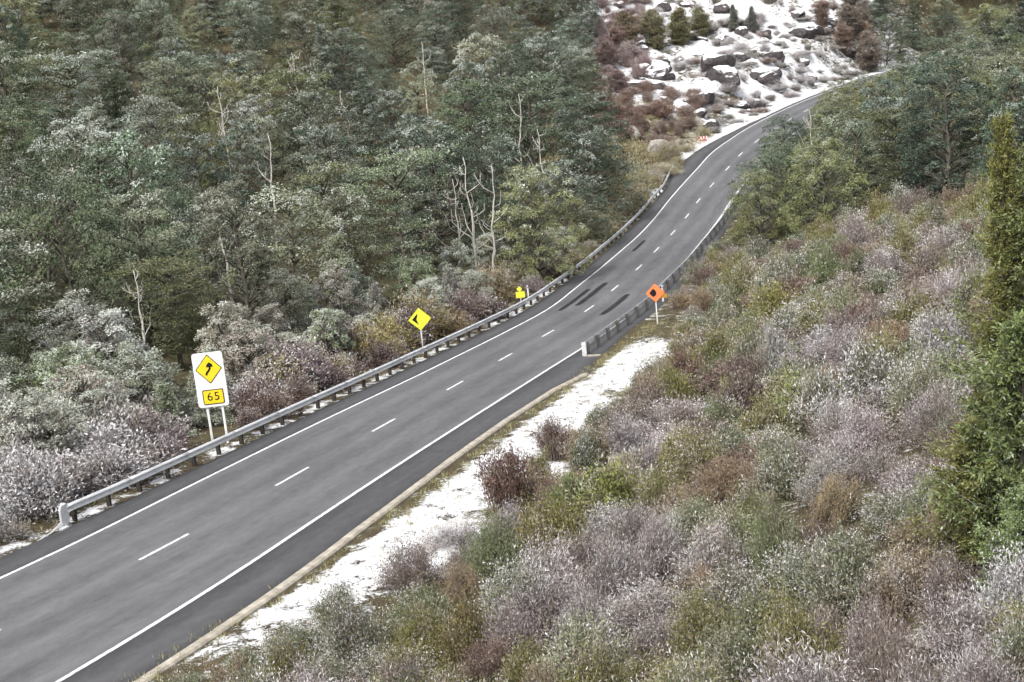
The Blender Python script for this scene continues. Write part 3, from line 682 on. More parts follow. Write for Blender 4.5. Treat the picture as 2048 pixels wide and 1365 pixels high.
SH = {'dome': [shrub_proto(41+i, 1.0, 1.35+.15*(i % 3), 105, 'dome', 78, .105, .038) for i in range(4)],
      'broom': [shrub_proto(51+i, .95, 1.7+.2*i, 105, 'broom', 84, .11, .027) for i in range(3)],
      'twig': [shrub_proto(61+i, 1.05, 1.25+.15*i, 100, 'twig', 64, .105, .027) for i in range(4)]}
DE = [dead_proto(71, 10.4, 12), dead_proto(72, 9.8, 14), dead_proto(73, 10.8, 10), dead_proto(74, 9.6, 8)]
SF = {'dome': [shrub_proto(141+i, 1.0, 1.35+.15*(i % 3), 120, 'dome', 112, .075, .027) for i in range(3)],
      'broom': [shrub_proto(151+i, .95, 1.7+.2*i, 120, 'broom', 120, .08, .019) for i in range(2)],
      'twig': [shrub_proto(161+i, 1.05, 1.25+.15*i, 115, 'twig', 98, .08, .019) for i in range(3)]}

# ---------------------------------------------------------------- planting
rng = np.random.default_rng(2024); PLACED = []
def plant(name, proto, x, y, rz, sc, tint, frost, cat, look, sink=.05, z=None, tilt=(0, 0)):
    zz = float(terrain(x, y)[0]) if z is None else z
    o = link(name, None, loc=(x, y, zz-sink), scale=sc); o.rotation_euler = (tilt[0], tilt[1], rz)
    for nm, me, isleaf in proto:
        c = link(nm, me, o)
        if isleaf: c.color = (*tint[:3], frost)
    hgt = (sc[2] if hasattr(sc, '__len__') else sc)*proto_h(proto)
    PLACED.append([o, cat, look, (x, y, zz+hgt*.6), None]); o['category'] = cat
    return o
_ph = {}
def proto_h(p):
    k = p[-1][1].name
    if k not in _ph:
        a = np.empty(len(p[-1][1].vertices)*3, np.float32); p[-1][1].vertices.foreach_get('co', a); _ph[k] = float(a[2::3].max())
    return _ph[k]
def own(o, label):
    for q in PLACED:
        if q[0] is o: q[4] = label
    return o
def jit(c, s=.12):
    v = 1+rng.normal(0, s); return tuple(max(.004, a*v*(1+rng.normal(0, s*.2))) for a in c[:3])
def scatter(n, xr, yr, ok, dmin, taken, seed):
    g = np.random.default_rng(seed); c = np.c_[g.uniform(*xr, n), g.uniform(*yr, n)]
    S, Lt = sl(c[:, 0], c[:, 1]); z = terrain(c[:, 0], c[:, 1]); q = proj(np.c_[c, z+2])
    vis = (q[:, 0] > -110) & (q[:, 0] < 2150) & (q[:, 1] > -45) & (q[:, 1] < 1480) & (q[:, 2] > 14)
    m = vis & ok(c[:, 0], c[:, 1], S, Lt, q)
    out = []
    for i in np.nonzero(m)[0]:
        p = c[i]; d = dmin(p[0], p[1], S[i], Lt[i])
        if taken and (np.hypot(*(np.array([t[:2] for t in taken])-p).T) < np.array([(t[2]+d)/2 for t in taken])).any(): continue
        taken.append((p[0], p[1], d)); out.append((p[0], p[1], S[i], Lt[i], q[i]))
    return out
R6 = lambda: rng.uniform(0, 6.28)
TAKEN_L = []; TAKEN_R = []
for _s, _l, _r in ((92.4, 6.3, 3.2), (90.6, 6.6, 2.6), (88.8, 6.4, 1.8), (46, 6.5, 2.2), (45, 6.4, 1.8), (72.5, 6.4, 2.0), (71.5, 6.4, 1.6)):
    _p = at(_s, _l); TAKEN_L.append((_p[0], _p[1], _r))
for _s, _l, _r in ((82, -6.5, 2.4), (80.5, -7.2, 2.2)):
    _p = at(_s, _l); TAKEN_R.append((_p[0], _p[1], _r))

# bare dead trees and other singled-out trees first (so that the scatter keeps clear of them)
for x, y, pr, sc, rz, lab in [
 (-2.2, 110.5, 0, 1.0, .4, 'tallest of the bare bleached dead trees left of the rounded roadside beech'),
 (-3.6, 111.5, 1, .86, 2.2, 'leaning bare dead tree, leftmost of the bleached cluster above the road bend'),
 (-1.0, 109.6, 2, .92, 4.0, 'bare dead trunk nearest the rounded roadside beech'),
 (-22.6, 178.6, 1, 1.0, 1.0, 'forked bare dead tree high on the forested hillside, upper left centre'),
 (-15.0, 158.1, 3, 1.0, 2.0, 'short bleached snag between crowns right of the forked dead tree'),
 (-27.1, 152.0, 0, 1.0, 3.0, 'thin bare dead trunk high above the white sign board'),
 (-20.0, 129.9, 3, 1.0, 5.0, 'straight bare snag midway up the hillside, left of centre'),
 (-34.3, 121.4, 1, .9, .5, 'slanting bare dead tree in the forest at far left'),
 (-17.2, 90.9, 3, .95, 1.5, 'slim bare trunk standing low in the forest above the white sign board'),
 (-19.4, 74.9, 1, .66, 2.6, 'small pale dead tree with forked top left of the white sign board'),
 (2.2, 147.7, 2, 1.0, 3.3, 'bare pale trunk under the broad dark beech crown above the road bend'),
 (4.6, 142.5, 1, .9, .9, 'forked pale dead tree right of the bare trunk above the road bend'),
 (-2.7, 187.5, 1, 1.0, 4.4, 'bare branching dead tree near the top of the forest, right of centre'),
 (-7.7, 188.0, 0, .95, 5.6, 'bare pale trunk near the top of the forest, left of the branching dead tree'),
 (-37.4, 137.2, 2, .85, 2.9, 'thin grey dead tree in the upper left forest'),
 (33.0, 152.0, 1, .85, 1.0, 'pale dead tree among the dark beeches on the right'),
 (38.5, 148.0, 0, .8, 2.0, 'slim bare trunk among the dark beeches on the right, farther right')]:
    o = plant('bare_tree', DE[pr], x, y, rz, sc, (1, 1, 1), 0, 'dead tree', 'bare')
    own(o, lab); TAKEN_L.append((x, y, 3.0)); TAKEN_R.append((x, y, 3.0))
GREEN = [lin(94, 105, 82), lin(78, 91, 74), lin(106, 111, 78), lin(124, 130, 104), lin(76, 89, 76), lin(112, 115, 78), lin(86, 96, 72), lin(98, 101, 84)]
def big(x, y, pr, sc, tint, frost, lab, TK):
    o = plant('beech_tree', BE[pr], x, y, R6(), sc, tint, frost, 'tree', 'beech'); own(o, lab); TK.append((x, y, 4.2)); return o
big(2.7, 114.6, 4, (.88, .88, .95), lin(134, 138, 96), .36, 'rounded pale green beech at the roadside bend beside the dead trees', TAKEN_L)
big(4.5, 150.5, 1, (1.55, 1.55, 1.35), lin(96, 108, 86), .22, 'broadest dark beech with flat layered crown above the road bend', TAKEN_L)
big(-14.2, 95.0, 2, (1.0, 1.0, .9), lin(138, 144, 116), .42, 'pale frosted beech above and left of the yellow diamond sign', TAKEN_L)
big(24.6, 131.0, 0, (.95, .95, .85), lin(86, 98, 76), .26, 'leafy dark beech leaning over the road edge, nearest of the right-hand beeches', TAKEN_R)
big(28.5, 142.5, 5, (.9, .9, .85), lin(98, 110, 86), .24, 'dark rounded beech at the road edge just beyond the nearest right-hand one', TAKEN_R)
big(30.5, 126.0, 2, (1.0, 1.0, .9), lin(112, 120, 96), .30, 'frosted beech right of the one leaning over the road', TAKEN_R)

# the forest on the far side
FRT = lambda x, y, S, Lt, q: (Lt > 8.8) & ((Lt > np.interp(S, [0, 40, 70, 95, 105], [26, 22, 15, 11, 8.8]))) & ~((y > 166) & (x > 11+(y-166)*.075)) & (y < 312)
TR = scatter(9000, (-125, 40), (50, 312), FRT, lambda x, y, S, L: np.interp(y, [60, 120, 200, 300], [5.4, 6.0, 6.8, 8.2]), TAKEN_L, 1)
for x, y, S, Lt, q in TR:
    pr = BE[rng.integers(len(BE))]; sc = rng.uniform(.72, 1.3)*np.interp(Lt, [8, 20], [.85, 1.0]); w = sc**.7*rng.uniform(.82, 1.12)
    far = smooth(120, 260, y); tint = jit(GREEN[rng.integers(len(GREEN))], .18); fr = np.clip(rng.normal(.34, .09), .1, .55)
    if x > -16 and y > 118 and rng.uniform() < .65: tint = jit(lin(76, 88, 72), .12)
    if y > 225 and rng.uniform() < .15: tint = jit(lin(126, 118, 106), .1)
    plant('beech_tree', pr, x, y, R6(), (w, w, sc), tint, fr, 'tree', 'beech')
# frosted small trees between the forest and the rail
FSM = lambda x, y, S, Lt, q: (Lt > np.interp(S, [25, 45, 60, 100], [8.2, 9.2, 9.0, 8.0])) & (Lt < np.interp(S, [0, 40, 70, 95, 110], [30, 26, 19, 13, 9]))
SMT = [lin(150, 152, 138), lin(134, 140, 118), lin(146, 144, 124), lin(124, 134, 104), lin(150, 142, 132)]
for x, y, S, Lt, q in scatter(5000, (-60, 15), (36, 130), FSM, lambda x, y, S, L: 2.3, TAKEN_L, 2):
    sc = rng.uniform(.65, 1.12)*np.interp(Lt, [8, 14], [.72, 1.0]); w = sc*rng.uniform(.95, 1.25)
    plant('small_tree', SM[rng.integers(len(SM))], x, y, R6(), (w, w, sc), jit(SMT[rng.integers(len(SMT))], .1), np.clip(rng.normal(.42, .1), .2, .65), 'tree', 'small')
# scrub just behind the rail
FSC = lambda x, y, S, Lt, q: (Lt > np.interp(S, [24, 34, 40], [5.6, 6.3, 6.2])) & (Lt < np.interp(S, [20, 40, 100, 118, 150], [9.5, 10, 9.4, 8.8, 8.4])) & (S < 172)
MAUVE = [lin(108, 92, 90), lin(92, 75, 72), lin(128, 116, 118), lin(130, 120, 76), lin(136, 120, 78), lin(98, 78, 70)]
for x, y, S, Lt, q in scatter(9000, (-32, 22), (28, 178), FSC, lambda x, y, S, L: np.interp(S, [30, 60, 120], [1.5, 1.5, 1.9]), TAKEN_L, 3):
    near = S < 46 or rng.uniform() < .25
    kind = 'dome' if near else ('twig' if rng.uniform() < .6 else 'dome')
    tint = jit(lin(146, 142, 140) if S < 42 else MAUVE[rng.integers(len(MAUVE))], .1)
    if S > 108: tint = jit(lin(150, 142, 104), .12)
    sc = rng.uniform(.75, 1.25)*np.interp(Lt, [6.2, 8], [.75, 1.5]); w = sc*rng.uniform(1, 1.4)
    plant('scrub_bush', SH[kind][rng.integers(len(SH[kind]))], x, y, R6(), (w, w, sc), tint, np.clip(rng.normal(.34 if S < 42 else .2, .1), .02, .6), 'bush', 'railscrub')

# beeches right of the road
FRR = lambda x, y, S, Lt, q: (Lt < -7.2-1.2*smooth(140, 200, S)) & (S > 104) & (y < 330) & (q[:, 0] > 1440) & (x > 21) & ((y > 118) | (Lt < -24))
for x, y, S, Lt, q in scatter(9000, (20, 175), (104, 330), FRR, lambda x, y, S, L: np.interp(y, [110, 200, 300], [4.9, 5.6, 7.4]), TAKEN_R, 4):
    sc = rng.uniform(.8, 1.15)*np.interp(Lt, [-20, -7], [1.0, .62])*(1-.42*smooth(185, 215, S)*smooth(-26, -12, Lt)); w = sc*rng.uniform(.95, 1.2)
    tint = jit(GREEN[rng.integers(len(GREEN))], .1)
    plant('beech_tree', BE[rng.integers(len(BE))], x, y, R6(), (w, w, sc), tint, np.clip(rng.normal(.25, .06), .1, .4), 'tree', 'rightbeech')
# far side of the curve, above the snow slope: brown and olive trees
HT = [(tree_proto(21+i, 5.2+.4*i, 2.2, s_, L=.20, W=.09, k=40, dense=1.6, z0=.04, tier=.42, flat=.16)) for i, s_ in enumerate(('dome', 'dome', 'cone', 'umbrella'))]
for x, y, pr, sc, tint, lab in [
 (23.9, 249.4, 0, 1.15, lin(132, 118, 98), 'olive brown tree at top of the snow slope, leftmost of the round row'),
 (28.9, 250.0, 1, 1.2, lin(126, 120, 92), 'olive brown tree at top of the snow slope, second of the round row'),
 (33.9, 255.0, 0, 1.2, lin(122, 118, 86), 'large olive tree at top of the snow slope nearest the small dark pair'),
 (38.5, 262.0, 1, 1.0, lin(120, 116, 86), 'olive tree behind the round row at the top of the picture'),
 (19.5, 233.0, 1, .8, lin(140, 120, 116), 'mauve brown tree at left end of the snow slope'),
 (19.4, 216.0, 0, .62, lin(138, 118, 116), 'small mauve tree at left edge of the snow slope, lower one'),
 (21.5, 240.5, 3, .75, lin(140, 116, 108), 'small mauve tree at left edge of the snow slope, upper one'),
 (45.8, 270.0, 2, (.55, .55, .82), lin(106, 106, 98), 'small dark conical tree standing in snow, left one of a pair'),
 (49.4, 271.0, 2, (.55, .55, .85), lin(104, 102, 98), 'small dark conical tree standing in snow, right one of a pair'),
 (65.9, 270.7, 1, .95, lin(132, 112, 100), 'rust brown tree on the snow slope above the road end'),
 (70.2, 276.5, 0, 1.05, lin(152, 132, 112), 'light brown tree right of the rust brown one above the road end'),
 (64.0, 279.0, 3, .8, lin(140, 118, 106), 'grey brown tree above the rust brown one on the snow slope'),
 ]:
    o = plant('hill_tree', HT[pr], x, y, R6(), sc, tint, .16, 'tree', 'hill'); own(o, lab)
# woods behind the far end of the road
FRE = lambda x, y, S, Lt, q: (q[:, 0] > 1690) & (y > 268) & (Lt > 6.5) & (y < 345) & (x > 66)
for x, y, S, Lt, q in scatter(5000, (60, 165), (262, 345), FRE, lambda x, y, S, L: 5.6, TAKEN_R, 7):
    brown = q[0] < 1760 or rng.uniform() < .2; sc = rng.uniform(.8, 1.2)
    plant('end_tree', (HT if brown else BE)[rng.integers(4)], x, y, R6(), sc*(1.15 if brown else .9), jit(lin(130, 118, 106), .1) if brown else jit(GREEN[rng.integers(7)], .1), .22, 'tree', 'endtree')
# shrubs on the snow slope: dusted, low and wide, in drifts with open snow between
TS = [(q[3][0], q[3][1], 3.0) for q in PLACED if q[2] == 'hill']
for _s, _l, _r in ((181, 6.9, 3.4), (179, 6.6, 3.0), (177, 6.8, 2.6), (196, 5.2, 1.5)):
    _p = at(_s, _l); TS.append((_p[0], _p[1], _r)); TAKEN_L.append((_p[0], _p[1], _r))
def drift(x, y): return np.sin(x*.42+y*.16)+np.sin(y*.27-x*.2+1)+.6*np.sin(x*.9+y*.5)
FHS = lambda x, y, S, Lt, q: (Lt > 6.2) & (y > 184) & (x > 13+(y-186)*.02) & (q[:, 0] > 1195) & (q[:, 0] < 1770) & ((drift(x, y) > .15) | ((Lt < 17) & (Lt > 8) & (drift(x, y) > -.9)) | (q[:, 0] < 1290) | (S < 200))
HST = [lin(132, 124, 120), lin(120, 116, 104), lin(146, 134, 134), lin(126, 104, 92), lin(114, 114, 102)]
for x, y, S, Lt, q in scatter(9000, (10, 95), (180, 315), FHS, lambda x, y, S, L: 1.75+1.3*np.random.default_rng(int(x*97+y*31)).uniform(), TS, 5):
    rust = (S < 206 and Lt > 9.5 and q[0] < 1420); gold = S < 186 and not (Lt > 14)
    kd = ['dome', 'twig', 'twig', 'broom'][rng.integers(4)]; sc = rng.uniform(.35, .85)*np.interp(Lt, [6, 10], [.7, 1]); w = rng.uniform(.7, 1.7)
    tint = jit(lin(116, 92, 80), .12) if rust else jit(lin(158, 148, 108), .1) if gold else jit(lin(136, 116, 116), .1) if q[0] < 1290 else jit(HST[rng.integers(len(HST))], .1)
    if rust or gold or q[0] < 1290: sc *= 1.5; fr = rng.uniform(.08, .3)
    else: fr = rng.uniform(.25, .75)
    if rng.uniform() < .25: w *= 1.6; sc *= 1.35
    plant('slope_bush', SH[kd][rng.integers(len(SH[kd]))], x, y, R6(), (w, w*rng.uniform(.7, 1.2), sc), tint, fr, 'bush', 'hillscrub')

# near bank scrub
FNB = lambda x, y, S, Lt, q: (Lt < -np.interp(S, [0, 20, 25, 29, 34, 42, 52, 62, 70, 78, 84, 90, 120], [8.2, 8.0, 7.8, 8.5, 9.6, 9.9, 10.0, 10.4, 10.2, 9.2, 7.6, 5.6, 5.4])) & (S < 128) & (y > 19) & ~((y > 116) & (Lt < -11))
KN = [('twig', lin(136, 125, 124), .34, 'grey'), ('twig', lin(118, 107, 102), .26, 'grey'), ('dome', lin(116, 120, 94), .28, 'sage'), ('dome', lin(118, 116, 70), .14, 'olive'),
      ('dome', lin(96, 106, 72), .2, 'green'), ('broom', lin(112, 92, 84), .08, 'brown'), ('broom', lin(138, 122, 96), .18, 'tan'), ('dome', lin(150, 148, 146), .40, 'frosted')]
def colour_field(x, y):
    return (math.sin(x*.55+y*.21)+math.sin(y*.37-x*.3+2)+math.sin(x*.9-y*.13+4))/3
special = [(-.6, 46.8, 'broom', 1.3, lin(106, 82, 73), .04, 'large rust brown bush at the edge of the snowy verge'),
 (1.2, 53.8, 'broom', .9, lin(100, 82, 76), .03, 'lone dark brown bush standing in the snowy verge'),
 (7.6, 64.5, 'broom', 1.2, lin(116, 92, 80), .06, 'rust brown bush at the upper end of the snowy verge'),
 (8.3, 52.5, 'broom', 1.15, lin(98, 84, 80), .04, 'dark brown upright bush in the middle of the near bank'),
 (9.6, 59.0, 'broom', 1.1, lin(100, 86, 82), .04, 'dark brown bush near the top of the bank below the orange sign'),
 (2.6, 42.6, 'dome', 1.3, lin(120, 124, 68), .1, 'bright olive green bush right of the rust brown verge bush'),
 (1.3, 43.8, 'broom', 1.0, lin(98, 116, 64), .06, 'vivid green bush beside the rust brown verge bush'),
 (10.2, 51.0, 'dome', 1.25, lin(128, 136, 84), .15, 'green bush right of the dark brown bush on the bank'),
 (14.6, 79.0, 'dome', 1.7, lin(126, 124, 66), .10, 'broad olive yellow bush below the right-hand beeches')]
for x, y, kd, sc, tint, fr, lab in special:
    o = plant('bank_bush', SH[kd][0], x, y, R6(), sc, tint, fr, 'bush', 'bank'); own(o, lab); TAKEN_R.append((x, y, 1.5*sc))
for x, y, S, Lt, q in scatter(16000, (-16, 46), (19, 130), FNB, lambda x, y, S, L: np.interp(y, [20, 40, 70, 110], [1.25, 1.45, 1.8, 2.1]), TAKEN_R, 6):
    cf = colour_field(x, y)+rng.normal(0, .33)
    i = 0 if cf > .50 else 1 if cf > .28 else 7 if cf > .16 else 5 if cf > .115 else 2 if cf > -.14 else 6 if cf > -.25 else 3 if cf > -.52 else 4 if cf > -.86 else 5
    if y > 72 and i in (0, 1, 7): i = int(rng.choice([1, 2, 3, 3, 6, 2, 1, 5]))
    lim = np.interp(S, [0, 20, 25, 29, 34, 42, 52, 62, 70, 78, 84, 90, 120], [8.2, 8.0, 7.8, 8.5, 9.6, 9.9, 10.0, 10.4, 10.2, 9.2, 7.6, 5.6, 5.4])
    low = float(np.interp(-Lt-lim, [0, 1.0, 2.4], [.5, .8, 1]))
    if low < .6 and i in (5, 6): i = 2
    kd, tint, fr, look = KN[i]; sc = low*rng.uniform(.6, 1.55)*np.interp(y, [20, 45, 80], [.85, 1.0, 1.2]); w = rng.uniform(.65, 1.1)*np.interp(y, [20, 45, 80], [.95, 1.1, 1.4])*(.35+.65*low)
    if kd == 'broom': sc = min(sc*.72, .8); w *= 1.2
    plant({'grey': 'heath_bush', 'sage': 'sage_bush', 'olive': 'olive_bush', 'green': 'green_bush', 'brown': 'brown_bush', 'tan': 'tan_bush', 'frosted': 'frosted_bush'}[look], (SF if y < 46 else SH)[kd][rng.integers(2 if y < 46 else 3)], x, y, R6(), (w, w*rng.uniform(.75, 1.15), sc), jit(tint, .12), np.clip(rng.normal(fr-.06, .10), 0, .7), 'bush', look, .08, None, tuple(rng.normal(0, .17, 2)))
# the tall green trees at the right edge
NT = feather_proto(81, 8.8, 2.1, 250, lambda t: (1-t)**.55*(.75+.25*math.sin(t*17)))
NS = feather_proto(82, 9.4, 1.05, 260, lambda t: (1-t)**.8*1.0+.10)
NF = feather_proto(83, 4.2, 1.35, 170, lambda t: (1-t)**.45)
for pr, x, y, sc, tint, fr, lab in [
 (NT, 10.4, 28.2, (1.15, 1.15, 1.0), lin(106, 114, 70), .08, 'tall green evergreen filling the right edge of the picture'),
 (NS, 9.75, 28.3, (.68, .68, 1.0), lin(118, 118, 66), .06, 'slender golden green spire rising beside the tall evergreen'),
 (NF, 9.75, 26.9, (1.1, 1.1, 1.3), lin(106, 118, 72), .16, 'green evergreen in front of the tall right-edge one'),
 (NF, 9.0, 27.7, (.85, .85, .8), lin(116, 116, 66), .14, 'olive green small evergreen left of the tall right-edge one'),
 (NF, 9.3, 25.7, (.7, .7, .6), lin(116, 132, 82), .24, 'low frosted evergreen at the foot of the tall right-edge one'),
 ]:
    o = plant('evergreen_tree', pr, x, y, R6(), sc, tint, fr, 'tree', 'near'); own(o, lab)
# ---------------------------------------------------------------- boulders at the cutting
def rock_mat(name, tones, snowline):
    m, n, l, b = newmat(name, .9, .2)
    co = n.new('ShaderNodeTexCoord').outputs['Object']
    f = noise(n, l, co, 2.5, 7, .7); c = ramp(n, l, f, [(.3, tones[0]), (.55, tones[1]), (.75, tones[2])])
    ge = n.new('ShaderNodeNewGeometry'); sx = n.new('ShaderNodeSeparateXYZ'); l.new(ge.outputs['True Normal'], sx.inputs[0])
    top = mapr(n, l, math_(n, l, 'ADD', sx.outputs[2], math_(n, l, 'MULTIPLY', f, .5)), snowline, snowline+.12)
    l.new(mix(n, l, top, c, SNOW), b.inputs['Base Color']); bump(n, l, f, b, .7, .1); return m
M['rock'] = rock_mat('lichened_rock', (lin(112, 106, 98), lin(170, 164, 156), lin(202, 198, 192)), 1.3)
M['dark_rock'] = rock_mat('dark_outcrop_rock', (lin(44, 41, 42), lin(78, 73, 73), lin(116, 108, 106)), .98)
import bmesh
def rock(x, y, r, seed, label, mat='rock', name='boulder', sq=.8):
    g = np.random.default_rng(seed); bm = bmesh.new(); bmesh.ops.create_icosphere(bm, subdivisions=3, radius=1)
    pl_ = [(unit(g.normal(0, 1, 3)), g.uniform(.55, .85)) for _ in range(14)]
    for v in bm.verts:
        p = np.array(v.co)
        for n_, d_ in pl_:
            e = p@n_-d_
            if e > 0: p = p-n_*e*.9
        v.co = p*[r*1.25, r, r*sq]+g.normal(0, .02*r, 3)
    me = bpy.data.meshes.new('boulder'); bm.to_mesh(me); bm.free(); me.materials.append(M[mat])
    o = link(name, me, loc=(x, y, float(terrain(x, y)[0])+r*.2), rz=seed); tag(o, label, 'boulder'); return o
rock(20.5, 183.0, 1.9, 1, 'large pale boulder beside the pull-off below the rust brown bank')
rock(17.6, 186.5, 1.4, 2, 'pale boulder left of the large one at the forest edge')
rock(23.0, 187.5, 1.0, 3, 'small pale boulder above the large one near the pull-off')
_g = np.random.default_rng(77); ROCKS = [(29.7, 199.1, 1.6)]
while len(ROCKS) < 84:
    _x, _y = _g.uniform(20, 74), _g.uniform(196, 285); _S, _L = sl([_x], [_y]); _q = proj((_x, _y, float(terrain(_x, _y)[0])))
    if _L[0] < 7.5 or not (1230 < _q[0] < 1750) or np.sin(_x*.42+_y*.16)+np.sin(_y*.27-_x*.2+1)+.6*np.sin(_x*.9+_y*.5) < -.1: continue
    ROCKS.append((_x, _y, float(_g.choice([1, 1, 1, 1, 1.7])*_g.uniform(.6, 1.9)*np.interp(_L[0], [7, 12], [.5, 1]))))
for i, (x, y, r) in enumerate(ROCKS):
    q = proj((x, y, float(terrain(x, y)[0])))
    PLACED.append([rock(x, y, r, 20+i, 'x', 'dark_rock', 'rock_outcrop', .75), 'rock', 'outcrop', (x, y, float(terrain(x, y)[0])), None]); PLACED[-1][0]['category'] = 'rock'

# ---------------------------------------------------------------- ground cover nobody could count
def cover(name, label, n, xr, yr, ok, k, L, W, hgt, tints, frost, spread, seed, pxr=(-80, 2130)):
    g = np.random.default_rng(seed); c = np.c_[g.uniform(*xr, n), g.uniform(*yr, n)]
    S, Lt = sl(c[:, 0], c[:, 1]); z = terrain(c[:, 0], c[:, 1]); q = proj(np.c_[c, z+.3])
    m = (q[:, 0] > pxr[0]) & (q[:, 0] < pxr[1]) & (q[:, 1] > -60) & (q[:, 1] < 1500) & (q[:, 2] > 12) & ok(c[:, 0], c[:, 1], S, Lt)
    c = c[m]; z = z[m]; n = len(c)
    P = np.c_[c, z][:, None]+np.stack([g.normal(0, spread, (n, k)), g.normal(0, spread, (n, k)), np.abs(g.normal(0, hgt*.3, (n, k)))], -1)
    D = g.normal(0, .45, (n, k, 3))+[0, 0, 1.]; N = g.normal(0, 1, (n, k, 3))
    fr = g.uniform(0, .85, (n, k))+.0
    v, f, a = leaves(g, P.reshape(-1, 3), D.reshape(-1, 3), N.reshape(-1, 3), L, W, fr.ravel())
    me = foliage_mesh(name, [(v, f, a)], M['needle'])
    o = link(name, me); o['kind'] = 'stuff'; o['label'] = label; o['category'] = 'ground cover'; o.color = (*tints[:3], frost); return o
cover('dry_grass', 'short dry grass poking through the snow along the near verge', 9000, (-18, 14), (18, 92),
      lambda x, y, S, L: (L < -5.7) & (L > -11.5) & ((L > -6.7) | (np.random.default_rng(1).uniform(0, 1, len(L)) < .30+.6*smooth(8.0, 10, -L))) , 14, .20, .018, .12, lin(150, 144, 104), .12, .10, 91)
cover('roadside_grass', 'pale tufted grass between the rail and the forest', 3600, (-26, 40), (28, 215),
      lambda x, y, S, L: (L > 5.3) & (L < 9.5) & (S < 200), 12, .30, .03, .2, lin(150, 142, 108), .2, .16, 92)
cover('tussock_grass', 'pale tussock grass on the cutting between forest and pull-off', 2600, (4, 30), (140, 205),
      lambda x, y, S, L: (L > 6.5) & (x > 6), 22, .42, .05, .4, lin(158, 148, 112), .22, .3, 95)
cover('undergrowth', 'low tangled heath undergrowth between the bank bushes', 11000, (-14, 44), (18, 128),
      lambda x, y, S, L: (L < -9.5) & (S < 126), 30, .12, .03, .26, lin(88, 78, 70), .14, .24, 93)
cover('heath_scrub', 'dense grey heath covering the rest of the near bank', 11000, (8, 48), (14, 112),
      lambda x, y, S, L: (L < -9.5) & (S < 126), 30, .26, .065, .8, lin(126, 116, 108), .3, .42, 96, (2140, 3600))
cover('forest_floor', 'dim ferny undergrowth below the forest trees', 5200, (-100, 30), (40, 250),
      lambda x, y, S, L: (L > 8.5) & ~((y > 166) & (x > 11)), 14, .34, .09, .5, lin(84, 86, 66), .12, .35, 94)

# ---------------------------------------------------------------- labels that single each plant out
ORD = ['first', 'second', 'third', 'fourth', 'fifth', 'sixth', 'seventh', 'eighth', 'ninth', 'tenth', 'eleventh', 'twelfth', 'thirteenth', 'fourteenth', 'fifteenth', 'sixteenth', 'seventeenth', 'eighteenth', 'nineteenth', 'twentieth']
def ordw(i): return ORD[i] if i < 20 else ('%d' % (i+1))+('st' if (i+1) % 10 == 1 else 'nd' if (i+1) % 10 == 2 else 'rd' if (i+1) % 10 == 3 else 'th')
def band(v, cuts, names):
    for c, nm in zip(cuts, names):
        if v < c: return nm
    return names[-1]
NOUN = {'beech': ('beech', 'beeches in the forest left of the road'), 'small': ('frosted small tree', 'frosted small trees behind the rail'), 'railscrub': ('scrub bush', 'scrub bushes behind the long rail'),
        'rightbeech': ('beech', 'beeches right of the road'), 'endtree': ('tree', 'trees behind the far end of the road'), 'outcrop': ('dark snow-capped rock', 'rock outcrops on the snow slope'), 'hillscrub': ('bush', 'bushes on the snow slope'), 'grey': ('mauve grey heath bush', 'bushes on the near bank'), 'sage': ('sage green bush', 'bushes on the near bank'),
        'olive': ('olive bush', 'bushes on the near bank'), 'green': ('green bush', 'bushes on the near bank'), 'brown': ('brown upright bush', 'bushes on the near bank'), 'tan': ('tan upright bush', 'bushes on the near bank'), 'frosted': ('frost-white bush', 'bushes on the near bank')}
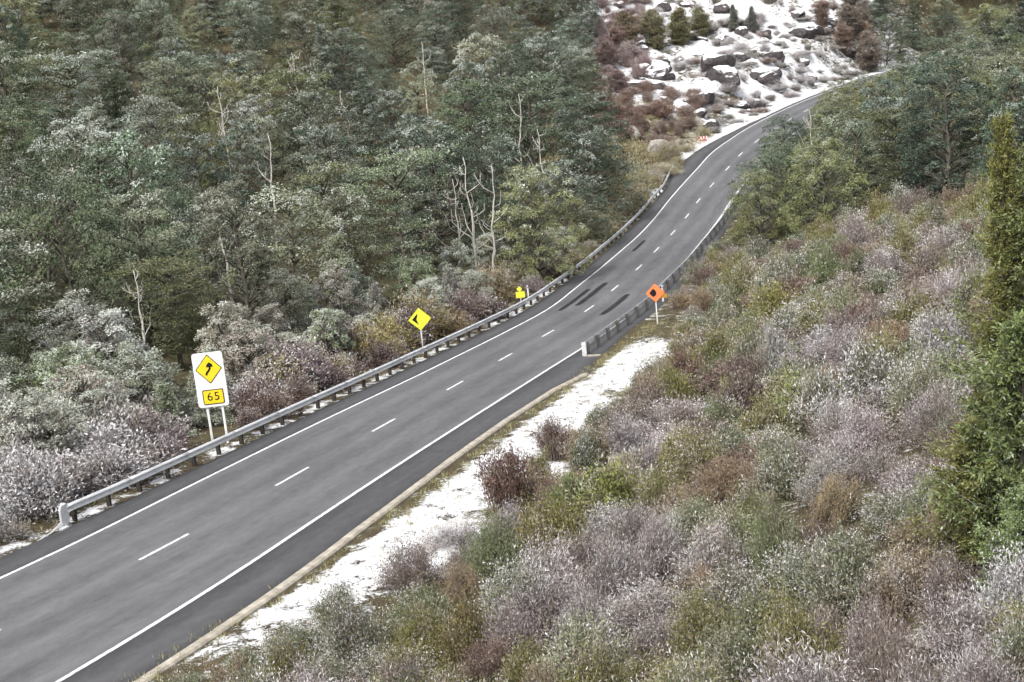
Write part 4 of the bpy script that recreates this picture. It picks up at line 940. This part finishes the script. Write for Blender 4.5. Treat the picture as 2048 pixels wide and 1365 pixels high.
def place_of(look, px, py):
    if look == 'beech':
        col = band(px, [130, 300, 480, 640, 800, 960, 1100], ['at the left edge', 'left of the white sign board', 'above the white sign board', 'between white board and yellow diamond', 'above and left of the yellow diamond', 'above the yellow diamond', 'above the small fluorescent sign', 'above the road bend'])
        return band(py, [45, 100, 160, 230, 310, 400], ['topmost row', 'second row down', 'third row down', 'middle row', 'fifth row down', 'lower row', 'lowest row'])+', '+col
    if look == 'small': return band(py, [600, 700, 800, 900], ['highest row', 'upper row', 'middle row', 'lower row', 'lowest row'])+', '+band(px, [150, 330, 560, 800], ['at the left edge', 'left of the white sign board', 'near the white sign board', 'left of the yellow diamond', 'right of the yellow diamond'])
    if look == 'railscrub': return 'behind the rail '+band(px, [130, 380, 520, 700, 880, 1010, 1130, 1230], ['beyond its near end', 'left of the white board', 'at the white board', 'right of the white board', 'at the yellow diamond', 'before the small fluorescent sign', 'after the small fluorescent sign', 'along the bend', 'near the pull-off'])
    if look == 'rightbeech': return band(py, [60, 120, 180, 240, 310, 390], ['topmost row', 'second row down', 'third row down', 'fourth row down', 'fifth row down', 'sixth row down', 'lowest row'])+', '+band(px, [1600, 1720, 1830, 1940], ['beside the road', 'next to the road trees', 'in the middle of the stand', 'towards the right edge', 'at the right edge'])
    if look == 'endtree': return 'behind the road end, '+band(py, [0, 30, 60, 90], ['topmost row', 'second row down', 'third row down', 'fourth row down', 'lowest row'])
    if look in ('hillscrub', 'outcrop'): return band(py, [30, 70, 110, 150, 200], ['topmost row', 'high row', 'upper row', 'middle row', 'lower row', 'lowest row'])+', '+band(px, [1300, 1400, 1500, 1600, 1700], ['at the left end', 'left part', 'left of middle', 'right of middle', 'right part', 'by the road end'])
    return band(py, [560, 640, 720, 810, 900, 1000, 1100, 1200, 1300], ['topmost row', 'second row down', 'third row down', 'fourth row down', 'fifth row down', 'sixth row down', 'seventh row down', 'eighth row down', 'ninth row down', 'bottom row'])+', near bank '+band(px, [900, 1150, 1350, 1550, 1750, 1900], ['left end', 'left part', 'left of middle', 'middle', 'right of middle', 'right part', 'right end'])
bins = {}
for e in PLACED:
    o, cat, look, c, lab = e
    if lab: o['label'] = lab; o['group'] = {'bare': 'bare dead trees', 'hill': 'trees on the snow slope', 'beech': 'beeches in the forest', 'bank': 'bushes on the near bank', 'near': 'tall green trees at the right edge'}[look]; continue
    q = proj(c); bins.setdefault((look, place_of(look, q[0], q[1])), []).append((float(q[0]), o))
for (look, plc), lst in bins.items():
    lst.sort(key=lambda t: t[0]); noun, grp = NOUN[look]
    for i, (px, o) in enumerate(lst):
        o['group'] = grp
        o['label'] = ('%s, %s' % (noun, plc)) if len(lst) == 1 else ('%s %s from left, %s' % (ordw(i), noun, plc))
from collections import Counter
print('PLANTED', len(PLACED), Counter((e[0].name.split('.')[0], e[2]) for e in PLACED), max(len(e[0]['label'].split()) for e in PLACED))
